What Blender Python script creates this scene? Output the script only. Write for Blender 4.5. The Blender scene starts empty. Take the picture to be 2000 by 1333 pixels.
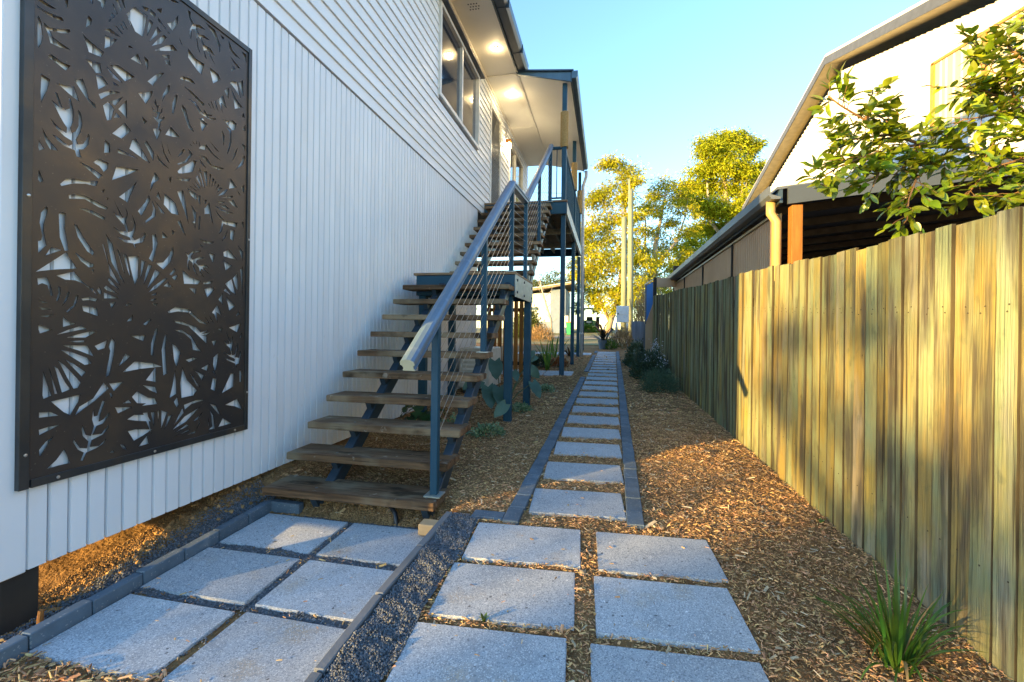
import bpy, bmesh, math, random
import numpy as np
from mathutils import Vector, Matrix, Quaternion
random.seed(7)
rng = np.random.default_rng(11)
SC = bpy.context.scene
COL = SC.collection
R = math.radians

# ------------------------------------------------------------------ camera (eye is the origin; ground lies about 1.25 m below)
cd = bpy.data.cameras.new('camera')
cam = bpy.data.objects.new('camera', cd); COL.objects.link(cam)
cd.sensor_width = 36.0; cd.lens = 16.0; cd.clip_start = 0.05; cd.clip_end = 2000
cd.shift_y = -0.0107
YAW, ROLL = 0.2050, 0.0122
cam.matrix_world = Matrix.Rotation(YAW, 4, 'Z') @ Matrix.Rotation(R(90), 4, 'X') @ Matrix.Rotation(ROLL, 4, 'Z')
SC.camera = cam

# ------------------------------------------------------------------ sky, sun, exposure
SUN_EL = R(6.5); SUN_AZ = math.atan2(-0.725, -0.689)      # azimuth measured from +Y towards +X
w = bpy.data.worlds.new('World'); SC.world = w; w.use_nodes = True
nt = w.node_tree; nt.nodes.clear()
sky = nt.nodes.new('ShaderNodeTexSky'); sky.sky_type = 'NISHITA'; sky.sun_disc = False
sky.sun_elevation = SUN_EL; sky.sun_rotation = SUN_AZ
sky.air_density = 1.0; sky.dust_density = 0.1; sky.ozone_density = 2.6; sky.altitude = 20
bg = nt.nodes.new('ShaderNodeBackground'); bg.inputs['Strength'].default_value = 0.15
wo = nt.nodes.new('ShaderNodeOutputWorld')
nt.links.new(sky.outputs[0], bg.inputs[0]); nt.links.new(bg.outputs[0], wo.inputs[0])
sd = bpy.data.lights.new('sun', 'SUN'); sun = bpy.data.objects.new('sun', sd); COL.objects.link(sun)
sd.energy = 3.6; sd.angle = R(0.7); sd.color = (1.0, 0.64, 0.20)
tosun = Vector((math.sin(SUN_AZ) * math.cos(SUN_EL), math.cos(SUN_AZ) * math.cos(SUN_EL), math.sin(SUN_EL)))
sun.rotation_euler = tosun.to_track_quat('Z', 'Y').to_euler()
vs = SC.view_settings
vs.view_transform = 'Standard'; vs.look = 'None'; vs.exposure = 2.65; vs.gamma = 1.0; vs.use_curve_mapping = False
SC.cycles.max_bounces = 6; SC.cycles.diffuse_bounces = 4; SC.cycles.transparent_max_bounces = 8
SC.cycles.use_denoising = True

# ------------------------------------------------------------------ helpers
WL = {}          # world location of each parent
def wl(o): return WL.get(o.name, Vector((0, 0, 0))) if o is not None else Vector((0, 0, 0))
def link(o, parent=None):
    COL.objects.link(o)
    if parent is not None: o.parent = parent
    return o
def tag(o, label=None, cat=None, group=None, kind=None):
    if label: o['label'] = label
    if cat: o['category'] = cat
    if group: o['group'] = group
    if kind: o['kind'] = kind
    return o
def thing(name, label, cat, loc=(0, 0, 0), group=None, kind=None):
    o = bpy.data.objects.new(name, None); COL.objects.link(o); o.location = loc
    o.empty_display_size = 0.1
    WL[o.name] = Vector(loc)
    return tag(o, label, cat, group, kind)
def part(name, me, mat, parent=None, loc=(0, 0, 0), rot=None, scale=None):
    """object from mesh data; loc in world coordinates"""
    o = bpy.data.objects.new(name, me)
    if mat is not None and not me.materials:
        for m_ in (mat if isinstance(mat, (list, tuple)) else [mat]): me.materials.append(m_)
    link(o, parent)
    o.location = Vector(loc) - wl(parent)
    if rot is not None: o.rotation_euler = rot
    if scale is not None: o.scale = scale
    WL[o.name] = Vector(loc)
    return o
class MB:
    def __init__(s): s.v = []; s.f = []; s.mi = []
    def add(s, vs_, fs, mi=0):
        n = len(s.v); s.v += [tuple(p) for p in vs_]; s.f += [tuple(i + n for i in q) for q in fs]; s.mi += [mi] * len(fs)
        return s
    def box(s, x0, x1, y0, y1, z0, z1, mi=0):
        return s.add([(x0, y0, z0), (x1, y0, z0), (x1, y1, z0), (x0, y1, z0), (x0, y0, z1), (x1, y0, z1), (x1, y1, z1), (x0, y1, z1)],
                     [(3, 2, 1, 0), (4, 5, 6, 7), (0, 1, 5, 4), (1, 2, 6, 5), (2, 3, 7, 6), (3, 0, 4, 7)], mi)
    def ext(s, poly, vec, mi=0):
        """closed prism: polygon (3D points) swept along vec"""
        n = len(poly); vec = Vector(vec); a = [Vector(p) for p in poly]; b = [p + vec for p in a]
        nrm = Vector((0, 0, 0))
        for i in range(n): nrm += a[i].cross(a[(i + 1) % n])
        fs = [tuple(range(n))[::-1], tuple(range(n, 2 * n))] + [(i, (i + 1) % n, n + (i + 1) % n, n + i) for i in range(n)]
        if nrm.dot(vec) < 0: fs = [q[::-1] for q in fs]
        return s.add(a + b, fs, mi)
    def bar(s, a, b, wx, wz, mi=0, up=(0, 0, 1)):
        """rectangular bar from a to b"""
        a, b = Vector(a), Vector(b); d = (b - a).normalized(); up = Vector(up)
        sd_ = d.cross(up)
        if sd_.length < 1e-4: sd_ = d.cross(Vector((1, 0, 0)))
        sd_.normalize(); u2 = sd_.cross(d).normalized()
        q = [a + sd_ * wx / 2 * i + u2 * wz / 2 * j for i, j in ((-1, -1), (1, -1), (1, 1), (-1, 1))]
        return s.ext(q, b - a, mi)
    def tube(s, pts, rad, n=8, mi=0, caps=True):
        pts = [Vector(p) for p in pts]
        if not isinstance(rad, (list, tuple)): rad = [rad] * len(pts)
        ring = []; prev = None
        for i, p in enumerate(pts):
            d = (pts[min(i + 1, len(pts) - 1)] - pts[max(i - 1, 0)]).normalized()
            if prev is None:
                prev = d.orthogonal().normalized()
            prev = (prev - d * prev.dot(d)).normalized(); q = d.cross(prev)
            ring.append([p + (prev * math.cos(2 * math.pi * k / n) + q * math.sin(2 * math.pi * k / n)) * rad[i] for k in range(n)])
        vs_ = [p for r_ in ring for p in r_]; fs = []
        for i in range(len(pts) - 1):
            for k in range(n):
                fs.append((i * n + k, i * n + (k + 1) % n, (i + 1) * n + (k + 1) % n, (i + 1) * n + k))
        if caps: fs += [tuple(range(n))[::-1], tuple(range((len(pts) - 1) * n, len(pts) * n))]
        return s.add(vs_, fs, mi)
    def cyl(s, c, r, h, n=16, r2=None, mi=0, axis='z'):
        c = Vector(c); d = {'z': Vector((0, 0, h)), 'x': Vector((h, 0, 0)), 'y': Vector((0, h, 0))}[axis]
        return s.tube([c, c + d], [r, r if r2 is None else r2], n, mi)
    def mesh(s, name, bevel=0, smooth=False, origin=(0, 0, 0), seg=1):
        me = bpy.data.meshes.new(name); o = Vector(origin)
        me.from_pydata([tuple(Vector(p) - o) for p in s.v], [], s.f)
        if any(s.mi):
            me.polygons.foreach_set('material_index', s.mi)
        if bevel:
            bm = bmesh.new(); bm.from_mesh(me)
            es = [e for e in bm.edges if len(e.link_faces) == 2 and e.calc_face_angle(0) > 0.6]
            bmesh.ops.bevel(bm, geom=es, offset=bevel, segments=seg, affect='EDGES', clamp_overlap=True)
            bm.to_mesh(me); bm.free()
        if smooth: me.polygons.foreach_set('use_smooth', [True] * len(me.polygons))
        me.update()
        return me
    def build(s, name, mat, parent=None, bevel=0, smooth=False, at=None, seg=1):
        o = wl(parent) if at is None else Vector(at)
        return part(name, s.mesh(name, bevel, smooth, o, seg), mat, parent, o)
def box(x0, x1, y0, y1, z0, z1): return MB().box(x0, x1, y0, y1, z0, z1)
def npmesh(name, V, F, smooth=False):
    me = bpy.data.meshes.new(name); V = np.asarray(V, np.float32); F = np.asarray(F, np.int32)
    k = F.shape[1]
    me.vertices.add(len(V)); me.vertices.foreach_set('co', V.ravel())
    me.loops.add(F.size); me.loops.foreach_set('vertex_index', F.ravel())
    me.polygons.add(len(F)); me.polygons.foreach_set('loop_start', np.arange(0, F.size, k, dtype=np.int32))
    me.polygons.foreach_set('loop_total', np.full(len(F), k, np.int32))
    if smooth: me.polygons.foreach_set('use_smooth', np.ones(len(F), bool))
    me.update(calc_edges=True); me.validate()
    return me
def unit(a): return a / np.maximum(np.linalg.norm(a, axis=-1, keepdims=True), 1e-9)
def leaf_soup(name, P, D, N, L, W, bend=0.15):
    """many folded leaves: base P, direction D, normal N, length L, width W (arrays)"""
    D = unit(D); S = unit(np.cross(D, N)); N = np.cross(S, D); L = np.asarray(L)[:, None]; W = np.asarray(W)[:, None]
    a = P; m = P + D * L * 0.5 + N * L * 0.02; t = P + D * L - N * L * bend
    l = P + D * L * 0.48 + S * W * 0.5 + N * W * 0.12; r = P + D * L * 0.48 - S * W * 0.5 + N * W * 0.12
    V = np.stack([a, l, t, r, m], 1).reshape(-1, 3); n = len(P)
    b = (np.arange(n) * 5)[:, None]
    F = np.concatenate([b + np.array([[0, 4, 1]]), b + np.array([[1, 4, 2]]), b + np.array([[0, 3, 4]]), b + np.array([[4, 3, 2]])], 0)
    return npmesh(name, V, F)

# ------------------------------------------------------------------ materials
def M(name, c1=None, c2=None, scale=6.0, stretch=(1, 1, 1), rough=0.6, metal=0.0, detail=5.0, lo=0.35, hi=0.65, bump=0.0, bscale=None,
      bstretch=None, bdist=0.01, rnd=0.0, island=0.0, hue=0.0, stain=None, speck=None, transl=None, coat=0.0, spec=0.5, emit=None):
    m = bpy.data.materials.new(name); m.use_nodes = True; t = m.node_tree; N = t.nodes; Lk = t.links
    for n in list(N): N.remove(n)
    out = N.new('ShaderNodeOutputMaterial'); p = N.new('ShaderNodeBsdfPrincipled'); Lk.new(p.outputs[0], out.inputs[0])
    p.inputs['Roughness'].default_value = rough; p.inputs['Metallic'].default_value = metal
    p.inputs['Specular IOR Level'].default_value = spec; p.inputs['Coat Weight'].default_value = coat
    tc = N.new('ShaderNodeTexCoord'); oi = N.new('ShaderNodeObjectInfo'); geo = N.new('ShaderNodeNewGeometry')
    off = N.new('ShaderNodeVectorMath'); off.operation = 'ADD'
    mul = N.new('ShaderNodeMath'); mul.operation = 'MULTIPLY'; mul.inputs[1].default_value = 53.0
    Lk.new(oi.outputs['Random'], mul.inputs[0]); Lk.new(tc.outputs['Object'], off.inputs[0]); Lk.new(mul.outputs[0], off.inputs[1])
    def noise(sc, st, det=5.0, rg=0.55):
        mp = N.new('ShaderNodeMapping'); mp.inputs['Scale'].default_value = st; Lk.new(off.outputs[0], mp.inputs[0])
        nz = N.new('ShaderNodeTexNoise'); nz.inputs['Scale'].default_value = sc; nz.inputs['Detail'].default_value = det
        nz.inputs['Roughness'].default_value = rg; Lk.new(mp.outputs[0], nz.inputs['Vector']); return nz.outputs['Fac']
    def ramp(src, a, b, ca=(0, 0, 0), cb=(1, 1, 1)):
        r = N.new('ShaderNodeValToRGB'); r.color_ramp.elements[0].position = a; r.color_ramp.elements[1].position = b
        r.color_ramp.elements[0].color = (*ca, 1); r.color_ramp.elements[1].color = (*cb, 1); Lk.new(src, r.inputs[0]); return r.outputs[0]
    def mix(fac, a, b, mode='MIX'):
        x = N.new('ShaderNodeMix'); x.data_type = 'RGBA'; x.blend_type = mode
        if isinstance(fac, float): x.inputs[0].default_value = fac
        else: Lk.new(fac, x.inputs[0])
        for s_, k in ((a, 6), (b, 7)):
            if isinstance(s_, tuple): x.inputs[k].default_value = (*s_, 1)
            else: Lk.new(s_, x.inputs[k])
        return x.outputs[2]
    if c2 is None: c2 = tuple(x * 0.82 for x in c1)
    n0 = noise(scale, stretch, detail)
    col = ramp(n0, lo, hi, c1, c2)
    if stain:      # list of (colour, scale, stretch, lo, hi, strength)
        for (sc_, ss, st, a, b, k) in stain:
            f = ramp(noise(ss, st, 4.0), a, b, (0, 0, 0), (k, k, k)); col = mix(f, col, sc_)
    if speck:      # (colour, scale, threshold)
        for (sc_, ss, th) in speck:
            vo = N.new('ShaderNodeTexVoronoi'); vo.inputs['Scale'].default_value = ss; Lk.new(off.outputs[0], vo.inputs['Vector'])
            f = ramp(vo.outputs['Color'], th, th + 0.03); col = mix(f, col, sc_)
    if rnd or island:
        src = geo.outputs['Random Per Island'] if island else oi.outputs['Random']; amt = island or rnd
        hsv = N.new('ShaderNodeHueSaturation'); mr = N.new('ShaderNodeMapRange'); Lk.new(src, mr.inputs[0])
        mr.inputs[3].default_value = 1 - amt; mr.inputs[4].default_value = 1 + amt; Lk.new(mr.outputs[0], hsv.inputs['Value'])
        if hue:
            m3 = N.new('ShaderNodeMath'); m3.operation = 'MULTIPLY'; m3.inputs[1].default_value = 7.31; Lk.new(src, m3.inputs[0])
            m4 = N.new('ShaderNodeMath'); m4.operation = 'FRACT'; Lk.new(m3.outputs[0], m4.inputs[0])
            m5 = N.new('ShaderNodeMapRange'); Lk.new(m4.outputs[0], m5.inputs[0]); m5.inputs[3].default_value = 0.5 - hue; m5.inputs[4].default_value = 0.5 + hue
            Lk.new(m5.outputs[0], hsv.inputs['Hue'])
        Lk.new(col, hsv.inputs['Color']); col = hsv.outputs[0]
    Lk.new(col, p.inputs['Base Color'])
    rr = N.new('ShaderNodeMapRange'); Lk.new(n0, rr.inputs[0]); rr.inputs[3].default_value = max(rough - 0.12, 0.02); rr.inputs[4].default_value = min(rough + 0.12, 1)
    Lk.new(rr.outputs[0], p.inputs['Roughness'])
    if bump:
        b = N.new('ShaderNodeBump'); b.inputs['Strength'].default_value = bump; b.inputs['Distance'].default_value = bdist
        Lk.new(noise(bscale or scale * 4, bstretch or stretch, 6.0), b.inputs['Height']); Lk.new(b.outputs[0], p.inputs['Normal'])
    if transl:
        tr = N.new('ShaderNodeBsdfTranslucent'); ms = N.new('ShaderNodeMixShader'); ms.inputs[0].default_value = transl
        g = mix(0.35, col, (0.45, 0.42, 0.02)); Lk.new(g, tr.inputs[0])
        Lk.new(p.outputs[0], ms.inputs[1]); Lk.new(tr.outputs[0], ms.inputs[2]); Lk.new(ms.outputs[0], out.inputs[0])
    if emit:
        p.inputs['Emission Color'].default_value = (*emit[0], 1); p.inputs['Emission Strength'].default_value = emit[1]
    return m
def glass_mat(name, tint=(0.02, 0.03, 0.05), rough=0.04):
    m = M(name, tint, tint, rough=rough, spec=0.9, coat=0.6); return m

m_clad = M('clad_paint', (0.76, 0.795, 0.85), (0.70, 0.735, 0.79), 1.2, rough=0.5, lo=0.3, hi=0.7, rnd=0.035, bump=0.06, bscale=25,
           stain=[((0.50, 0.47, 0.43), 2.2, (1, 1, 0.5), 0.58, 0.78, 0.22), ((0.42, 0.38, 0.33), 14, (1, 1, 0.7), 0.70, 0.76, 0.3)])
m_wb = M('weatherboard_paint', (0.80, 0.82, 0.85), (0.75, 0.77, 0.80), 2.0, rough=0.5, rnd=0.03, bump=0.08, bscale=60, stretch=(1, 0.4, 1))
m_back = M('wall_backing', (0.10, 0.11, 0.12), rough=0.8)
m_white = M('white_trim', (0.78, 0.77, 0.74), rough=0.4, rnd=0.02)
m_soffit = M('soffit_paint', (0.84, 0.79, 0.69), (0.80, 0.75, 0.65), 1.5, rough=0.6)
m_ceil = M('ceiling_paint', (0.80, 0.77, 0.70), (0.76, 0.73, 0.66), 1.5, rough=0.6)
m_steel = M('slate_blue_steel', (0.011, 0.064, 0.112), (0.009, 0.054, 0.097), 4, rough=0.5, spec=0.3, rnd=0.08, bump=0.03, bscale=60,
            stain=[((0.04, 0.08, 0.13), 7, (1, 1, 0.4), 0.62, 0.76, 0.3)])
m_dark = M('dark_gutter_steel', (0.030, 0.050, 0.075), (0.022, 0.040, 0.062), 3, rough=0.35)
m_fascia = M('slate_fascia', (0.055, 0.12, 0.18), rough=0.4)
m_alum = M('slate_rail', (0.125, 0.195, 0.285), (0.095, 0.155, 0.235), 6, stretch=(1, 0.5, 0.5), rough=0.42, metal=0.3, stain=[((0.30, 0.34, 0.38), 9, (1, 1, 1), 0.58, 0.72, 0.4)])
m_cable = M('stainless_cable', (0.5, 0.5, 0.5), rough=0.3, metal=0.9)
m_galv = M('galvanised_plate', (0.44, 0.46, 0.45), (0.34, 0.36, 0.36), 18, rough=0.45, metal=0.5, stain=[((0.30, 0.36, 0.30), 5, (1, 1, 1), 0.5, 0.7, 0.5)])
m_bolt = M('bolt_steel', (0.16, 0.17, 0.18), rough=0.4, metal=0.8)
m_tread = M('weathered_tread', (0.225, 0.135, 0.075), (0.090, 0.056, 0.034), 6, stretch=(0.5, 8, 8), rough=0.8, spec=0.15, rnd=0.2, lo=0.32, hi=0.66, detail=9, bump=0.5, bscale=14,
            bstretch=(0.6, 10, 10), stain=[((0.30, 0.245, 0.165), 2.4, (0.8, 1.5, 0.4), 0.47, 0.60, 0.6), ((0.52, 0.46, 0.38), 11, (1, 1, 1), 0.65, 0.72, 0.5), ((0.03, 0.020, 0.012), 5, (0.7, 2, 1), 0.57, 0.68, 0.8), ((0.02, 0.014, 0.01), 9, (0.12, 9, 9), 0.64, 0.68, 0.8)])
m_landing = M('landing_timber', (0.26, 0.17, 0.09), (0.18, 0.11, 0.06), 4, stretch=(1, 8, 8), rough=0.7, rnd=0.1)
m_deckunder = M('deck_timber', (0.22, 0.14, 0.075), (0.14, 0.09, 0.05), 3, stretch=(1, 6, 6), rough=0.75, rnd=0.2)
m_joist = M('joist_timber', (0.27, 0.25, 0.19), (0.19, 0.175, 0.13), 4, stretch=(6, 1, 6), rough=0.75, rnd=0.15)
m_rope = M('sisal_rope', (0.46, 0.32, 0.13), (0.34, 0.23, 0.09), 40, rough=0.9, bump=0.5, bscale=120)
m_screen = M('oxidised_screen_metal', (0.060, 0.050, 0.044), (0.036, 0.035, 0.038), 3.2, rough=0.40, metal=0.35, lo=0.35, hi=0.68, bump=0.06, bscale=140, bdist=0.004,
             stain=[((0.12, 0.088, 0.058), 2.4, (1, 1, 1), 0.52, 0.74, 0.6), ((0.024, 0.030, 0.040), 5, (1, 1, 1), 0.56, 0.72, 0.6)], speck=[((0.14, 0.125, 0.105), 230, 0.93)])
m_frame = M('screen_frame_steel', (0.055, 0.060, 0.065), (0.035, 0.040, 0.045), 6, rough=0.4, metal=0.5, stain=[((0.14, 0.10, 0.06), 3, (1, 1, 1), 0.52, 0.7, 0.6)])
m_screw = M('zinc_screw', (0.55, 0.55, 0.54), rough=0.35, metal=0.9)
m_paver = M('concrete_paver', (0.43, 0.465, 0.505), (0.33, 0.365, 0.405), 2.6, spec=0.12, rough=0.8, rnd=0.10, bump=0.16, bscale=220, bdist=0.002, detail=10, lo=0.3, hi=0.7,
            stain=[((0.55, 0.575, 0.60), 2.6, (1, 1, 1), 0.52, 0.70, 0.6), ((0.40, 0.30, 0.17), 3.2, (1, 1, 1), 0.60, 0.72, 0.55), ((0.24, 0.265, 0.295), 4.5, (1, 1, 1), 0.54, 0.70, 0.55), ((0.66, 0.67, 0.68), 9, (1, 1, 1), 0.68, 0.73, 0.6), ((0.20, 0.19, 0.17), 26, (1, 1, 1), 0.70, 0.74, 0.6)],
            speck=[((0.26, 0.285, 0.315), 230, 0.66), ((0.56, 0.59, 0.62), 250, 0.75), ((0.14, 0.15, 0.165), 110, 0.92), ((0.74, 0.76, 0.78), 95, 0.945)])
m_brick = M('charcoal_brick', (0.120, 0.160, 0.205), (0.090, 0.122, 0.158), 9, spec=0.15, rough=0.75, rnd=0.13, bump=0.25, bscale=180, bdist=0.003,
            stain=[((0.26, 0.28, 0.30), 6, (1, 1, 1), 0.62, 0.74, 0.35)], speck=[((0.22, 0.245, 0.27), 170, 0.85)])
m_tan = M('sandstone_block', (0.42, 0.32, 0.19), (0.34, 0.26, 0.15), 8, rough=0.8, bump=0.2, bscale=60)
m_strip = M('concrete_edging', (0.15, 0.165, 0.185), (0.115, 0.13, 0.148), 6, rough=0.8, bump=0.3, bscale=70, rnd=0.06, bdist=0.004)
m_soil = M('mulch_soil', (0.26, 0.148, 0.066), (0.145, 0.083, 0.040), 14, spec=0.08, rough=0.95, detail=10, bump=0.9, bscale=55, bdist=0.02,
           stain=[((0.42, 0.25, 0.11), 26, (1, 1, 1), 0.55, 0.66, 0.6), ((0.30, 0.19, 0.09), 1.3, (1, 1, 1), 0.45, 0.65, 0.5)])
m_clay = M('clay_soil', (0.36, 0.215, 0.095), (0.22, 0.13, 0.06), 10, spec=0.15, rough=0.95, island=0.3, bump=0.6, bscale=60)
m_gravel_bed = M('blue_gravel_bed', (0.10, 0.115, 0.135), (0.055, 0.062, 0.075), 60, rough=0.9, bump=0.9, bscale=90, bdist=0.012, speck=[((0.20, 0.215, 0.235), 110, 0.72)])
m_gravel = M('blue_gravel', (0.13, 0.145, 0.17), (0.085, 0.095, 0.11), 20, rough=0.85, island=0.45, hue=0.015)
m_chip = M('wood_chip', (0.64, 0.395, 0.190), (0.40, 0.245, 0.12), 30, spec=0.08, rough=0.85, island=0.55, hue=0.022)
m_straw = M('pale_chip', (0.60, 0.49, 0.33), (0.46, 0.36, 0.23), 30, spec=0.15, rough=0.8, island=0.3)
m_lawn = M('dry_lawn', (0.155, 0.150, 0.045), (0.24, 0.19, 0.085), 0.5, rough=0.95, detail=10, bump=0.8, bscale=9, bdist=0.06, stain=[((0.07, 0.11, 0.025), 0.9, (1, 1, 1), 0.5, 0.66, 0.7)])
m_road = M('sandy_track', (0.38, 0.29, 0.17), (0.30, 0.22, 0.13), 0.8, rough=0.95, bump=0.4, bscale=12)
m_paling = M('weathered_paling', (0.265, 0.205, 0.068), (0.160, 0.142, 0.064), 4.0, spec=0.12, stretch=(6, 6, 0.30), rough=0.88, rnd=0.20, hue=0.014, lo=0.34, hi=0.66, detail=12,
             bump=0.8, bscale=9, bstretch=(10, 10, 0.35), bdist=0.010,
             stain=[((0.185, 0.240, 0.150), 1.3, (2, 2, 0.9), 0.38, 0.58, 0.85), ((0.40, 0.275, 0.045), 1.1, (2.5, 2.5, 0.6), 0.56, 0.70, 0.45), ((0.25, 0.245, 0.215), 1.9, (3, 3, 0.7), 0.52, 0.68, 0.6),
                    ((0.065, 0.058, 0.048), 2.4, (4, 4, 0.55), 0.50, 0.64, 0.85), ((0.035, 0.028, 0.020), 5.0, (8, 8, 0.12), 0.655, 0.69, 0.85), ((0.05, 0.035, 0.02), 4.0, (3, 3, 1.2), 0.72, 0.75, 0.85),
                    ((0.085, 0.10, 0.06), 11.0, (1.5, 1.5, 0.8), 0.58, 0.70, 0.45)])
m_paledge = M('dark_board_edge', (0.085, 0.070, 0.040), (0.050, 0.042, 0.026), 9, stretch=(6, 6, 0.6), rough=0.9, spec=0.1)  # darker colour on the palings' side faces, gives dark seam lines
m_nail = M('rusty_nail', (0.03, 0.022, 0.018), rough=0.8)
m_carwall = M('brown_sheeting', (0.42, 0.275, 0.16), (0.36, 0.235, 0.135), 2, rough=0.5, rnd=0.05)
m_cream = M('cream_downpipe', (0.40, 0.285, 0.115), rough=0.45)
m_orange = M('orange_timber', (0.30, 0.125, 0.03), (0.21, 0.085, 0.02), 4, spec=0.15, stretch=(8, 8, 0.7), rough=0.6, rnd=0.12, bump=0.2, bscale=14, bstretch=(9, 9, 0.6))
m_carfascia = M('carport_fascia_steel', (0.050, 0.065, 0.090), (0.042, 0.055, 0.078), 2, rough=0.5, spec=0.3)
m_cargrey = M('slate_roof_sheet', (0.085, 0.10, 0.125), (0.065, 0.08, 0.10), 2, rough=0.42)
m_black = M('dark_timber', (0.022, 0.018, 0.015), (0.014, 0.012, 0.011), 6, rough=0.8, rnd=0.2)
m_purlin = M('purlin_timber', (0.10, 0.085, 0.06), (0.06, 0.05, 0.038), 6, rough=0.8, rnd=0.2)
m_gable = M('white_wall_sheet', (0.60, 0.60, 0.60), (0.56, 0.56, 0.56), 1, rough=0.5, rnd=0.02)
m_barge = M('grey_barge', (0.085, 0.095, 0.115), rough=0.5, spec=0.3)
m_roofw = M('white_roof_edge', (0.76, 0.73, 0.68), rough=0.4)
m_gsoff = M('gable_soffit', (0.60, 0.49, 0.27), rough=0.6)
m_gpanel = M('cream_infill_panel', (0.62, 0.52, 0.28), (0.58, 0.48, 0.25), 0.8, rough=0.55)
m_gtrim = M('ochre_timber_trim', (0.44, 0.23, 0.035), rough=0.55)
m_glass = glass_mat('window_glass')
m_curt = M('grey_blind', (0.16, 0.15, 0.15), (0.12, 0.115, 0.12), 6, stretch=(1, 8, 0.2), rough=0.7)
m_mesh = M('screen_door_grille', (0.30, 0.31, 0.32), rough=0.4, metal=0.4)
m_doordark = M('door_recess', (0.05, 0.048, 0.05), rough=0.5)
m_lamp = M('lamp_glow', (1, 0.85, 0.6), rough=0.5, emit=((1.0, 0.78, 0.42), 30.0))
m_pole = M('weathered_power_pole', (0.22, 0.24, 0.16), (0.14, 0.165, 0.11), 3, stretch=(6, 6, 0.4), rough=0.85, bump=0.3)
m_bark = M('gum_bark', (0.34, 0.27, 0.19), (0.20, 0.155, 0.11), 1.5, stretch=(3, 3, 0.5), rough=0.85, bump=0.4, bscale=8)
m_bark2 = M('pale_bark', (0.42, 0.38, 0.32), (0.28, 0.25, 0.21), 3, stretch=(3, 3, 0.6), rough=0.85)
m_twig = M('brown_twig', (0.21, 0.12, 0.055), (0.14, 0.08, 0.035), 12, rough=0.8)
LEAF = dict(rough=0.5, transl=0.35, island=0.35, hue=0.02)
m_gum = M('gum_foliage', (0.38, 0.40, 0.014), (0.22, 0.28, 0.012), 0.6, spec=0.15, **LEAF)
m_gum2 = M('golden_gum_foliage', (0.44, 0.40, 0.014), (0.25, 0.28, 0.012), 0.6, spec=0.15, **LEAF)
m_gum3 = M('dull_gum_foliage', (0.12, 0.145, 0.05), (0.08, 0.105, 0.035), 0.6, spec=0.15, **LEAF)
m_branchleaf = M('glossy_leaf', (0.20, 0.26, 0.014), (0.12, 0.195, 0.012), 9, rough=0.3, transl=0.3, rnd=0.4, hue=0.03, spec=0.55)
m_branchleaf2 = M('glossy_leaf_mass', (0.20, 0.26, 0.014), (0.12, 0.195, 0.012), 9, rough=0.3, transl=0.3, island=0.4, hue=0.03, spec=0.55)
m_blade = M('strappy_blade', (0.060, 0.150, 0.020), (0.035, 0.105, 0.014), 14, rough=0.4, transl=0.25, rnd=0.35, hue=0.025)
m_bladedry = M('dry_blade', (0.42, 0.26, 0.09), rough=0.7)
m_lav = M('silver_shrub_leaf', (0.065, 0.135, 0.095), (0.045, 0.105, 0.075), 5, rough=0.6, transl=0.2, island=0.35, hue=0.02)
m_bush = M('dark_shrub_leaf', (0.022, 0.060, 0.042), (0.016, 0.045, 0.035), 5, rough=0.45, transl=0.15, island=0.4, hue=0.03)
m_bloom = M('pale_blue_bloom', (0.55, 0.60, 0.72), rough=0.7, island=0.2)
m_var = M('variegated_leaf', (0.32, 0.40, 0.26), (0.06, 0.17, 0.07), 30, rough=0.5, transl=0.15, island=0.3)
m_ear = M('elephant_ear_leaf', (0.060, 0.135, 0.100), (0.040, 0.100, 0.075), 8, rough=0.45, transl=0.15, rnd=0.2)
m_phil = M('dark_lobed_leaf', (0.028, 0.085, 0.028), (0.018, 0.060, 0.02), 8, rough=0.4, transl=0.15, rnd=0.25)
m_sword = M('sword_leaf', (0.10, 0.23, 0.02), (0.05, 0.14, 0.015), 8, rough=0.45, transl=0.2, rnd=0.3, hue=0.02)
m_cord = M('dark_cordyline_leaf', (0.032, 0.020, 0.018), (0.02, 0.03, 0.016), 8, rough=0.4, rnd=0.4)
m_red = M('rust_red_leaf', (0.28, 0.075, 0.02), (0.17, 0.05, 0.02), 8, rough=0.5, rnd=0.3, transl=0.2)
m_dry = M('dry_grass', (0.33, 0.21, 0.11), (0.22, 0.14, 0.08), 8, rough=0.85, island=0.35, transl=0.15)
m_pot = M('blue_grey_pot', (0.10, 0.14, 0.19), rough=0.4)
m_stem = M('green_stem', (0.07, 0.10, 0.045), rough=0.6)
m_trgreen = M('tractor_green', (0.02, 0.20, 0.05), rough=0.35, coat=0.4)
m_rubber = M('tyre_rubber', (0.02, 0.02, 0.022), rough=0.85)
m_bin = M('green_bin_plastic', (0.03, 0.28, 0.12), rough=0.45)
m_binlid = M('bin_lid_tan', (0.42, 0.22, 0.08), rough=0.5)
m_bgwhite = M('pale_house_wall', (0.62, 0.64, 0.62), rough=0.6)
m_bggrey = M('blue_grey_house_wall', (0.16, 0.21, 0.29), (0.13, 0.18, 0.25), 2, rough=0.6)
m_blue = M('blue_shade_panel', (0.010, 0.17, 0.52), (0.010, 0.14, 0.45), 2, rough=0.45)
m_sfence = M('blue_grey_paling', (0.16, 0.20, 0.26), (0.11, 0.14, 0.19), 3, stretch=(5, 5, 0.5), rough=0.8, rnd=0.25)
m_meter = M('pale_meter_box', (0.62, 0.66, 0.70), (0.45, 0.50, 0.55), 9, rough=0.5, lo=0.55, hi=0.75)
m_rust = M('rusty_peg', (0.24, 0.10, 0.025), rough=0.9)
m_stone = M('tan_stone', (0.30, 0.24, 0.16), (0.22, 0.17, 0.11), 9, rough=0.9, bump=0.5, bscale=30)
m_plastic = M('black_poly_pipe', (0.012, 0.013, 0.016), rough=0.4)
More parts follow.
